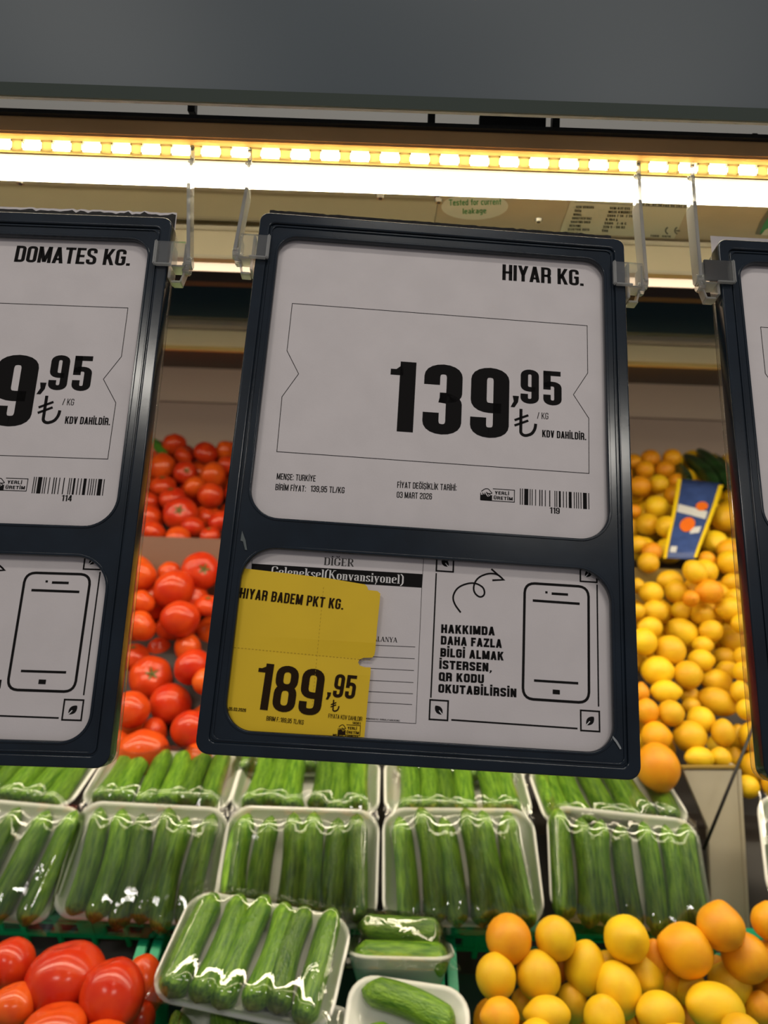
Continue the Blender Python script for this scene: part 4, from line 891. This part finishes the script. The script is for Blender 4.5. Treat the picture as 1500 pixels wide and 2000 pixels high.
ZN = {'CL': 'upper tomato pile', 'BL': 'middle tomato pile', 'CR': 'upper orange and lemon pile', 'BR': 'middle lemon pile', 'FR': 'front lemon crate', 'FL': 'front tomato crate'}
labels = {}
for z in ZN:
    idx = [i for i, it_ in enumerate(ITEMS) if it_['zone'] == z and it_['vis'] is True]; idx.sort(key=lambda i: ITEMS[i]['py']); rows = []; cur = []
    for i in idx:
        if cur and ITEMS[i]['py'] - ITEMS[cur[0]]['py'] > 1.15 * ITEMS[cur[0]]['ry']: rows.append(cur); cur = []
        cur.append(i)
    rows.append(cur)
    for rI, row in enumerate(rows):
        row.sort(key=lambda i: ITEMS[i]['px'])
        for c, i in enumerate(row): labels[i] = '%s from left in %s row of %s' % (ORD[c], ORD[rI], ZN[z])
for i, it_ in enumerate(ITEMS):
    if not keep[i]: continue
    kd = it_['kind']; D = Dv[i]; rx, ry = it_['rx'] * D / F, it_['ry'] * D / F
    p = CP + Vector(ray[i]) * D; rr = random.Random(i)
    name = {'tomato': 'tomato', 'lemon': 'lemon', 'orange': 'orange', 'orange_lemon': 'lemon'}[kd]
    view = -(Vector(ray[i]).normalized())
    if kd == 'tomato':
        me, sq = tomato_me[rr.randrange(4)] if it_['zone'] != 'FL' else tomato_me[2]
        face = it_['face']
        if face == 'c': ax = view + RT * rr.uniform(-.25, .25) + UP * rr.uniform(.1, .3)
        elif face == 'u': ax = view * .45 + UP * 1.0 + RT * rr.uniform(-.4, .4)
        else: ax = UP * rr.uniform(-.6, 1) + RT * rr.uniform(-1, 1) - view * rr.uniform(.2, 1.0)
        if it_['zone'] == 'FL': ax = UP + RT * rr.uniform(-.2, .2) - view * .3
        sc = (rx, rx, rx if it_['zone'] != 'FL' else ry); desc = 'tomato with green calyx' if face else 'smooth red tomato'
    elif kd == 'orange':
        me = orange_me; ax = UP + RT * rr.uniform(-1, 1) + view * rr.uniform(-1, 1); sc = (rx, rx, ry); desc = 'round orange'
    else:
        me = lemon_me[rr.randrange(3)] if kd == 'lemon' else lemon_or_me
        el = it_['rx'] / it_['ry']; a = math.radians(it_['rot'])
        if el > 1.04: ax = RT * math.cos(a) + UP * math.sin(a); sc = (ry, ry, rx)
        elif el < .96: ax = UP * math.cos(a) - RT * math.sin(a); sc = (rx, rx, ry)
        else: ax = view * rr.choice((-1, 1)) + RT * rr.uniform(-.6, .6) + UP * rr.uniform(-.6, .6); sc = (rx, rx, rx * 1.12)
        if rr.random() < .5: ax = -ax
        if (round(it_['px']), round(it_['py'])) == (1340, 1856): ax = -RT + UP * .35
        ax = ax + view * rr.uniform(-.25, .35); desc = 'yellow lemon' if kd == 'lemon' else 'deep orange-yellow lemon'
    q = ax.normalized().to_track_quat('Z', 'Y'); q = q @ Vector((0, 0, 1)).rotation_difference(Vector((0, 0, 1)))
    m = Matrix.Translation(p) @ q.to_matrix().to_4x4() @ Matrix.Rotation(rr.uniform(0, 6.28), 4, 'Z') @ Matrix.Diagonal((*sc, 1))
    z = it_['zone']
    if it_['vis'] is True: lb = desc + ', ' + labels[i]; lb = ' '.join(lb.split()[:16]) if len(lb.split()) > 16 else lb
    elif it_['vis'] is False: lb = name + ' in the part of the ' + ZN[z] + ' hidden by a sign'
    else: lb = name + ' lying deep under the ' + ZN[z]
    o = link(name, me, None, None, lb, name, {'tomato': 'tomatoes', 'lemon': 'lemons', 'orange': 'oranges'}[name] + ' of the ' + ZN[z], mw=m)
    if kd == 'tomato' and (it_['face'] or (z != 'FL' and rr.random() < .35)):
        c = link('calyx', calyx_me, None, o); c.location = (0, 0, sq - .12)
    elif kd != 'tomato' and it_['vis'] is True and rr.random() < .45:
        c = link('stem_scar', scar_me, None, o); c.location = (0, 0, -.905 if kd != 'orange' else .93); c.scale = (.8, .8, .8 if kd == 'orange' else -.8)
# ------------------------------------------------------------------ net bag label and green stack on the upper tier
def quad_sheet(name, pxs, D, m, n=10, wave=.004, **kw):
    """pxs: TL TR BR BL image corners with depths -> curved sheet"""
    P4 = [at(*p, d) for p, d in zip(pxs, D)]; vs = []; fs = []
    for j in range(n + 1):
        for i in range(n + 1):
            s, t = i / n, j / n; p = (P4[0] * (1 - s) + P4[1] * s) * (1 - t) + (P4[3] * (1 - s) + P4[2] * s) * t
            p = p + FW * (-wave * math.sin(math.pi * s) - wave * .5 * math.sin(5 * t)); vs.append(p)
    for j in range(n):
        for i in range(n): a = j * (n + 1) + i; fs.append((a, a + n + 1, a + n + 2, a + 1))
    me = mesh(name, vs, fs, True); o = link(name, me, m, **kw)
    md = o.modifiers.new('t', 'SOLIDIFY'); md.thickness = .0008; md.offset = 0
    return o
bluem = mat('blue_band', (.045, .085, .28), .4, noise_amt=.25, noise_scale=60)
dpt = [1.62, 1.60, 1.42, 1.44]
lb = quad_sheet('fruit_bag_label', [(1325, 935), (1409, 945), (1358, 1092), (1298, 1090)], dpt, bluem, wave=.006, label='blue plastic band with orange picture and yellow edges on the upper fruit pile', cat='bag label')
def on_lab(s, t, off=.0022):
    c = [(1325, 935), (1409, 945), (1358, 1092), (1298, 1090)]; P4 = [at(*p, d) for p, d in zip(c, dpt)]
    p = (P4[0] * (1 - s) + P4[1] * s) * (1 - t) + (P4[3] * (1 - s) + P4[2] * s) * t
    return p + FW * (-.006 * math.sin(math.pi * s) - .003 * math.sin(5 * t) - off)
def lab_patch(name, s0, s1, t0, t1, m, ell=False, off=.0022, skew=0):
    if ell:
        vs = [on_lab((s0 + s1) / 2 + (s1 - s0) / 2 * math.cos(a), (t0 + t1) / 2 + (t1 - t0) / 2 * math.sin(a), off) for a in [2 * math.pi * i / 16 for i in range(16)]]; fs = [tuple(range(16))]
    else:
        n = 8; vs = []; fs = []
        for j in range(n + 1):
            for s in (s0, (s0 + s1) / 2, s1): vs.append(on_lab(s, t0 + (t1 - t0) * j / n + skew * (s - s0), off))
        for j in range(n):
            for i in range(2): a = j * 3 + i; fs.append((a, a + 3, a + 4, a + 1))
    return link(name, mesh(name, vs, fs), m, lb)
yel = mat('yellow_edge', (.85, .60, .01), .5); orr = mat('orange_print', (.80, .16, .01), .5); whp = mat('pale_print', (.62, .64, .66), .5)
lab_patch('yellow_edge', -.03, .06, 0, 1, yel); lab_patch('yellow_edge', .93, 1.04, .02, .98, yel)
lab_patch('pale_band', .08, .86, .34, .44, whp, skew=.08); lab_patch('orange_picture', .22, .62, .50, .68, orr, True, .003); lab_patch('orange_picture', .5, .82, .28, .40, orr, True, .003)
lab_patch('pale_print', .55, .82, .62, .70, whp, skew=-.08); lab_patch('pale_print', .12, .30, .86, .93, whp)
zuc_m = mat('dark_squash_skin', (.025, .085, .022), .4, noise_amt=.5, noise_scale=6)
def tube_mesh(name, n=20, k=14, curve=.05, fn=None):
    vs = []; fs = []
    for j in range(n + 1):
        t = j / n; y = t - .5; r = fn(t); cxx = curve * (1 - (2 * y) ** 2)
        for i in range(k):
            a = 2 * math.pi * i / k; rr_ = r * (1 + .04 * math.cos(5 * a)); vs.append((cxx + rr_ * math.cos(a), y, rr_ * math.sin(a)))
    for j in range(n):
        for i in range(k): q = j * k; l_ = (i + 1) % k; fs.append((q + i, q + l_, q + k + l_, q + k + i))
    fs.append(tuple(range(k))); fs.append(tuple(n * k + k - 1 - i for i in range(k)))
    return mesh(name, vs, fs, True)
zuc_me = tube_mesh('squash', fn=lambda t: .11 * max(.05, math.sin(math.pi * min(max(t, .0), 1))) ** .35); zuc_me.materials.append(zuc_m)
for i, (a, b) in enumerate((((1318, 905), (1345, 935)), ((1340, 890), (1400, 950)), ((1365, 880), (1425, 950)), ((1395, 890), (1440, 960)), ((1400, 930), (1445, 1010)), ((1425, 900), (1470, 990)), ((1385, 935), (1425, 1000)))):
    A, B = at(*a, 1.86), at(*b, 1.66); d_ = B - A; L = d_.length; q = Vector((0, 1, 0)).rotation_difference(d_.normalized()).to_matrix().to_4x4()
    link('squash', zuc_me, None, None, 'dark green squash, %s from left behind the blue band on the upper tier' % ORD[i], 'squash', 'dark squashes on the upper tier', mw=Matrix.Translation((A + B) / 2) @ q @ Matrix.Diagonal((.17, L, .17, 1)))
leafg = mat('fresh_green', (.06, .22, .02), .5)
A, B = at(296, 862, 1.92), at(322, 888, 1.84); d_ = B - A
pep_me = zuc_me.copy(); pep_me.materials.clear(); pep_me.materials.append(leafg)
link('green_pepper', pep_me, None, None, 'slim light green pepper at the top left corner of the upper tomato pile', 'pepper', mw=Matrix.Translation((A + B) / 2) @ Vector((0, 1, 0)).rotation_difference(d_.normalized()).to_matrix().to_4x4() @ Matrix.Diagonal((.12, d_.length * 1.3, .12, 1)))
# ------------------------------------------------------------------ cucumbers in trays
cu = bpy.data.materials.new('cucumber_skin'); cu.use_nodes = True; nt = cu.node_tree; b = nt.nodes['Principled BSDF']
b.inputs['Roughness'].default_value = .33
tc = nt.nodes.new('ShaderNodeTexCoord'); mp = nt.nodes.new('ShaderNodeMapping'); mp.inputs['Scale'].default_value = (26, 3.2, 26)
n = nt.nodes.new('ShaderNodeTexNoise'); n.inputs['Scale'].default_value = 1.6; n.inputs['Detail'].default_value = 5
rp_ = nt.nodes.new('ShaderNodeValToRGB'); e = rp_.color_ramp.elements; e[0].position = .3; e[0].color = (.045, .17, .007, 1); e[1].position = .72; e[1].color = (.30, .53, .04, 1)
nt.links.new(tc.outputs['Object'], mp.inputs[0]); nt.links.new(mp.outputs[0], n.inputs['Vector']); nt.links.new(n.outputs[0], rp_.inputs[0])
sep = nt.nodes.new('ShaderNodeSeparateXYZ'); nt.links.new(tc.outputs['Object'], sep.inputs[0])
r2 = nt.nodes.new('ShaderNodeMapRange'); r2.inputs[1].default_value = -.44; r2.inputs[2].default_value = -.50; r2.inputs[3].default_value = 0; r2.inputs[4].default_value = .8
nt.links.new(sep.outputs[1], r2.inputs[0]); mx = nt.nodes.new('ShaderNodeMixRGB'); mx.inputs[2].default_value = (.20, .13, .015, 1)
nt.links.new(r2.outputs[0], mx.inputs[0]); nt.links.new(rp_.outputs[0], mx.inputs[1])
oi = nt.nodes.new('ShaderNodeObjectInfo'); hs = nt.nodes.new('ShaderNodeHueSaturation'); mv = nt.nodes.new('ShaderNodeMapRange'); mv.inputs[3].default_value = .62; mv.inputs[4].default_value = 1.15
nt.links.new(oi.outputs['Random'], mv.inputs[0]); nt.links.new(mv.outputs[0], hs.inputs['Value']); nt.links.new(mx.outputs[0], hs.inputs['Color']); nt.links.new(hs.outputs[0], b.inputs['Base Color'])
n3 = nt.nodes.new('ShaderNodeTexNoise'); n3.inputs['Scale'].default_value = 3; mp3 = nt.nodes.new('ShaderNodeMapping'); mp3.inputs['Scale'].default_value = (30, 8, 30)
nt.links.new(tc.outputs['Object'], mp3.inputs[0]); nt.links.new(mp3.outputs[0], n3.inputs[0]); bp = nt.nodes.new('ShaderNodeBump'); bp.inputs['Strength'].default_value = .5; bp.inputs['Distance'].default_value = .003
nt.links.new(n3.outputs[0], bp.inputs['Height']); nt.links.new(bp.outputs[0], b.inputs['Normal'])
def cfn(t): return .105 * max(.02, min(1, (t / .10)) ** .5) * max(.03, min(1, ((1 - t) / .15)) ** .55) * (1 - .10 * t)
cuc_me = []
for i, cv_ in enumerate((.02, .05, -.04, .0, -.06)):
    me = tube_mesh('cucumber', 26, 16, cv_, cfn); me.materials.append(cu); cuc_me.append(me)
def tray_mesh(W_, L_, h=.022):
    rings = []
    def ring(w_, l_, z, r): return [(x, y, z) for x, y in rrect(-w_ / 2, -l_ / 2, w_ / 2, l_ / 2, r, 6)]
    seq = [ring(W_ - .040, L_ - .040, 0, .018), ring(W_ - .006, L_ - .006, h - .002, .030), ring(W_, L_, h - .001, .032), ring(W_, L_, h + .0015, .032), ring(W_ - .006, L_ - .006, h + .003, .030), ring(W_ - .013, L_ - .013, h + .0005, .027), ring(W_ - .045, L_ - .045, .0035, .015)]
    vs = [v for r in seq for v in r]; k = len(seq[0]); fs = []
    for a in range(len(seq) - 1):
        for i in range(k): j = (i + 1) % k; fs.append((a * k + i, a * k + j, (a + 1) * k + j, (a + 1) * k + i))
    fs.append(tuple(range(k - 1, -1, -1))); fs.append(tuple((len(seq) - 1) * k + i for i in range(k)))
    me = mesh('foam_tray', vs, fs, True); me.materials.append(foam); return me
TRAYS = {}
def pack(px, py, D, Wd, Ld, tilt, yaw, cucs, where, roll=0, film=True, seed=0, h=.022):
    """foam tray, centre seen at px,py at depth D; tilt in degrees about x. cucs: (x, y, length, dia, yaw) in tray units"""
    c = at(px, py, D)
    m = Matrix.Translation(c) @ Matrix.Rotation(math.radians(tilt), 4, 'X') @ Matrix.Rotation(math.radians(yaw), 4, 'Z') @ Matrix.Rotation(math.radians(roll), 4, 'Y')
    key = (Wd, Ld, h)
    if key not in TRAYS: TRAYS[key] = tray_mesh(Wd, Ld, h)
    t = link('foam_tray', TRAYS[key], None, None, 'white foam tray of cucumbers, ' + where, 'tray', 'wrapped cucumber trays', mw=m)
    rr = random.Random(seed + 11); pts = []
    N = len(cucs)
    for i, (x, y, L, dia, yw, *zz) in enumerate(cucs):
        z = zz[0] if zz else .006 + dia * .5
        s = dia / .21
        mm = m @ Matrix.Translation((x, y, z)) @ Matrix.Rotation(math.radians(yw), 4, 'Z') @ Matrix.Diagonal((s, L, s, 1))
        mm = mm @ Matrix.Rotation(rr.choice((0, math.pi)), 4, 'Y')
        link('cucumber', cuc_me[rr.randrange(5)], None, None, 'green cucumber, %s from left in the tray %s' % (ORD[i], where), 'cucumber', 'cucumbers in trays', mw=mm)
        pts.append((x, y, z, L, dia, math.radians(yw)))
    if film:
        nx, ny = 72, 52; Wf, Lf = Wd * .985, max(Ld * .985, .0)
        ylo = min([-Lf / 2] + [y - L / 2 - .003 for x, y, z, L, d_, a in pts]); yhi = max([Lf / 2] + [y + L / 2 + .003 for x, y, z, L, d_, a in pts])
        xs_ = np.linspace(-Wf / 2, Wf / 2, nx); ys_ = np.linspace(ylo, yhi, ny); X, Y = np.meshgrid(xs_, ys_)
        ob = np.full(X.shape, .004)
        for x, y, z, L, dia, a in pts:
            lx = (X - x) * math.cos(a) + (Y - y) * math.sin(a); ly = -(X - x) * math.sin(a) + (Y - y) * math.cos(a)
            tt = np.clip(ly / L + .5, 0, 1); rad = dia / 2 * 1.12 * np.minimum(1, np.sqrt(np.clip(tt / .08, 0, 1))) * np.minimum(1, np.sqrt(np.clip((1 - tt) / .10, 0, 1)))
            inside = (np.abs(lx) < rad) & (ly > -L / 2) & (ly < L / 2); hgt = z + np.sqrt(np.clip(rad ** 2 - lx ** 2, 0, None)) + .0016; ob = np.where(inside, np.maximum(ob, hgt), ob)
        rimz = h + .0035; H = np.maximum(ob, rimz); bd = np.ones_like(H) * rimz
        for _ in range(160):
            Hn = H.copy(); Hn[1:-1, 1:-1] = .25 * (H[:-2, 1:-1] + H[2:, 1:-1] + H[1:-1, :-2] + H[1:-1, 2:])
            Hn = np.maximum(Hn, ob); Hn[0, :] = np.maximum(rimz - .004, ob[0]); Hn[-1, :] = rimz - .003; Hn[:, 0] = rimz - .003; Hn[:, -1] = rimz - .003; H = Hn
        for _ in range(2): H[1:-1, 1:-1] = .2 * (H[1:-1, 1:-1] + H[:-2, 1:-1] + H[2:, 1:-1] + H[1:-1, :-2] + H[1:-1, 2:])
        H = H + .0008
        vs = [(X[j, i] * (1 + 0), Y[j, i], H[j, i] + .0009 * noise.noise(Vector((X[j, i] * 45, Y[j, i] * 22, seed))) * (1 if 0 < i < nx - 1 and 0 < j < ny - 1 else 0)) for j in range(ny) for i in range(nx)]
        fs = [(j * nx + i, j * nx + i + 1, (j + 1) * nx + i + 1, (j + 1) * nx + i) for j in range(ny - 1) for i in range(nx - 1)]
        link('stretch_film', mesh('stretch_film', vs, fs, True), film_m, t)
    return t
def row(n, Wd, L, dia, seed, yoff=-.004, lean=0, spread=.88):
    r = random.Random(seed); out = []
    for i in range(n):
        x = (i - (n - 1) / 2) * (Wd * spread - dia) / max(1, n - 1) * 1.0; out.append((x + r.uniform(-.001, .001), yoff + r.uniform(-.006, .006), L * r.uniform(.92, 1.05), dia * r.uniform(.92, 1.06), lean + r.uniform(-3, 3)))
    return out
TW, TL = .218, .150
AT = 52
pack(0, 1682, 1.0, TW, TL, AT, -3, row(5, TW, .145, .034, 1, spread=.92, lean=-6), 'cut off at left end of front row', seed=1)
pack(288, 1688, 1.0, TW, TL, AT, -1, row(6, TW, .152, .034, 2, -.008, lean=-1), 'second from left in front row', seed=2)
pack(588, 1695, 1.0, TW, TL, AT, 0, row(6, TW, .142, .034, 3), 'third from left in front row', seed=3)
pack(897, 1696, 1.0, TW, TL, AT, 1.5, row(6, TW, .150, .034, 4, lean=7), 'fourth from left in front row', seed=4)
pack(1215, 1702, 1.01, TW, TL, AT, -4, row(7, TW, .145, .0315, 5, spread=.98), 'in front row beside beige panel', seed=5)
pack(1630, 1692, 1.0, TW, TL, AT, -10, row(6, TW, .145, .034, 6), 'at right edge, standing in for a reflection', seed=6)  # solid tray and cucumbers standing in for a mirrored tray
BT = 20
for i, (px, py, yw, wh) in enumerate(((40, 1535, -4, 'first from left in second row'), (325, 1545, -1, 'second from left in second row'), (602, 1553, 0, 'third from left in second row'), (888, 1560, 1, 'fourth from left in second row'), (1180, 1575, 4, 'fifth from left in second row'))):
    pack(px, py, 1.105, TW + .004, .13, BT, yw, row(6, TW, .135, .034, 20 + i, .004), wh, seed=20 + i)
pack(590, 1478, 1.19, TW, .13, 24, 2, row(6, TW, .13, .030, 31, .004), 'left one of third row', seed=31)
pack(890, 1490, 1.19, TW, .13, 24, 0, row(6, TW, .13, .030, 32, .004), 'right one of third row', seed=32)
# front crate packs
pack(500, 1890, .875, .218, .140, 26, -9, row(6, .218, .145, .035, 41, .004, lean=-2), 'foremost full one beside the tomatoes', seed=41)
pack(508, 2112, .80, .214, .150, 30, -4, row(5, .214, .140, .032, 42, .0, lean=30), 'cut off at the bottom edge', seed=42)
pack(778, 1932, .90, .138, .09, -16, 2, [(-.0, .024, .115, .036, 82, .040), (.0, -.016, .125, .040, 86, .040), (.0, .006, .112, .034, 80, .066)], 'small deep one beside lemon crate', seed=43, h=.046)
pack(792, 2030, .83, .145, .10, 28, -6, [(-.0, .018, .118, .036, 76, .028), (.01, -.020, .115, .036, 78, .026)], 'small open one at bottom edge', seed=44, film=False, h=.028)
# ------------------------------------------------------------------ crates
def crate(x0, x1, Dback, pyback, label):
    zb = wz(pyback, Dback); m = Matrix.Translation((0, Dback, zb)) @ Matrix.Rotation(math.radians(28), 4, 'X')
    root = link('green_crate', None, label=label, cat='crate', group='green plastic crates', mw=Matrix.Translation(((x0 + x1) / 2, Dback, zb - .17)))
    inv = root.matrix_world.inverted() @ m; Lc = .42; hc = .15; t = .006
    def part(name, mbx):
        mbx.v = [inv @ v for v in mbx.v]; mbx.build(name, green_pl, root, .0012)
    part('rim', MB().box((x0, -.004, -.012), (x1, .012, 0))); part('rim', MB().box((x0, -Lc - .01, -.012), (x1, -Lc + .006, 0)))
    for xx, s in ((x0, 1), (x1, -1)):
        a, b_ = sorted((xx, xx + s * .013)); part('side_rim', MB().box((a, -Lc, -.012), (b_, 0, .0005)))
        a, b_ = sorted((xx + s * .003, xx + s * .009)); part('side_wall', MB().box((a, -Lc, -hc), (b_, 0, -.010)))
    bw = MB(); bw.box((x0, .002, -.032), (x1, .006, -.024)); bw.box((x0, .002, -.062), (x1, .006, -.050)); bw.box((x0, .002, -hc), (x1, .006, -.085))
    k = int((x1 - x0) / .045)
    for i in range(k + 1):
        xx = x0 + (x1 - x0) * i / k; bw.box((xx - .004, .0015, -.09), (xx + .004, .0075, -.010))
        if i % 3 == 1: bw.box((xx - .02, .0025, -.055), (xx + .02, .0065, -.020))
    part('slotted_back_wall', bw); part('base', MB().box((x0, -Lc, -hc - .004), (x1, .004, -hc)))
    part('front_wall', MB().box((x0, -Lc - .006, -hc), (x1, -Lc, -.01)))
crate(-.72, -.290, .965, 1803, 'green slotted crate holding the large red tomatoes, front left')
crate(-.284, .098, .965, 1803, 'green slotted crate under the cucumber trays, front middle')
crate(.102, .62, .965, 1803, 'green slotted crate holding the front lemons, front right')
# ------------------------------------------------------------------ riser panel, rod
rm = mat('beige_riser', (.40, .36, .27), .5, noise_amt=.08, noise_scale=12)
p_ = Matrix.Translation((0, 0, 0))
rz1 = (at(1390, 1503, 1.075)).z; rz0 = at(1400, 1900, 1.09).z
rp0 = link('riser_panel', None, label='beige riser panel below the right lemons, beside the last cucumber tray', cat='panel', mw=Matrix.Translation((at(1390, 1650, 1.07).x, 1.07, rz0)))
rp0.location.y = 1.09
xa = at(1334, 1600, 1.07).x; xb = at(1446, 1600, 1.07).x
def slab(name, pts, m, th=.010):
    inv = Matrix.Translation(-rp0.location); n = len(pts); vs = [inv @ p for p in pts]; vs += [v + Vector((0, th, 0)) for v in vs]
    fs = [tuple(range(n)), tuple(range(2 * n - 1, n - 1, -1))] + [(i, (i + 1) % n, n + (i + 1) % n, n + i) for i in range(n)]
    b = MB(); b.v = vs; b.f = fs; b.build(name, m, rp0, .0008)
slab('front_face', [at(1334, 1503, 1.10), at(1440, 1503, 1.10), at(1460, 1850, 1.03), at(1392, 1850, 1.03), at(1384, 1620, 1.075)], rm)
slab('side_fin', [at(1441, 1503, 1.098), at(1448, 1503, 1.098), at(1468, 1850, 1.028), at(1461, 1850, 1.028)], rm, .03)
slab('top_trim', [at(1332, 1498, 1.098), at(1446, 1498, 1.098), at(1446, 1503, 1.098), at(1332, 1503, 1.098)], mat('olive_trim', (.25, .17, .04), .5))
MB().tube(at(1480, 1398, 1.075), at(1374, 1660, 1.035), .0024, 10).build('black_rod', mat('black_rubber', (.012, .011, .010), .5), smooth=True, label='thin black rod slanting in front of the beige panel', cat='rod')
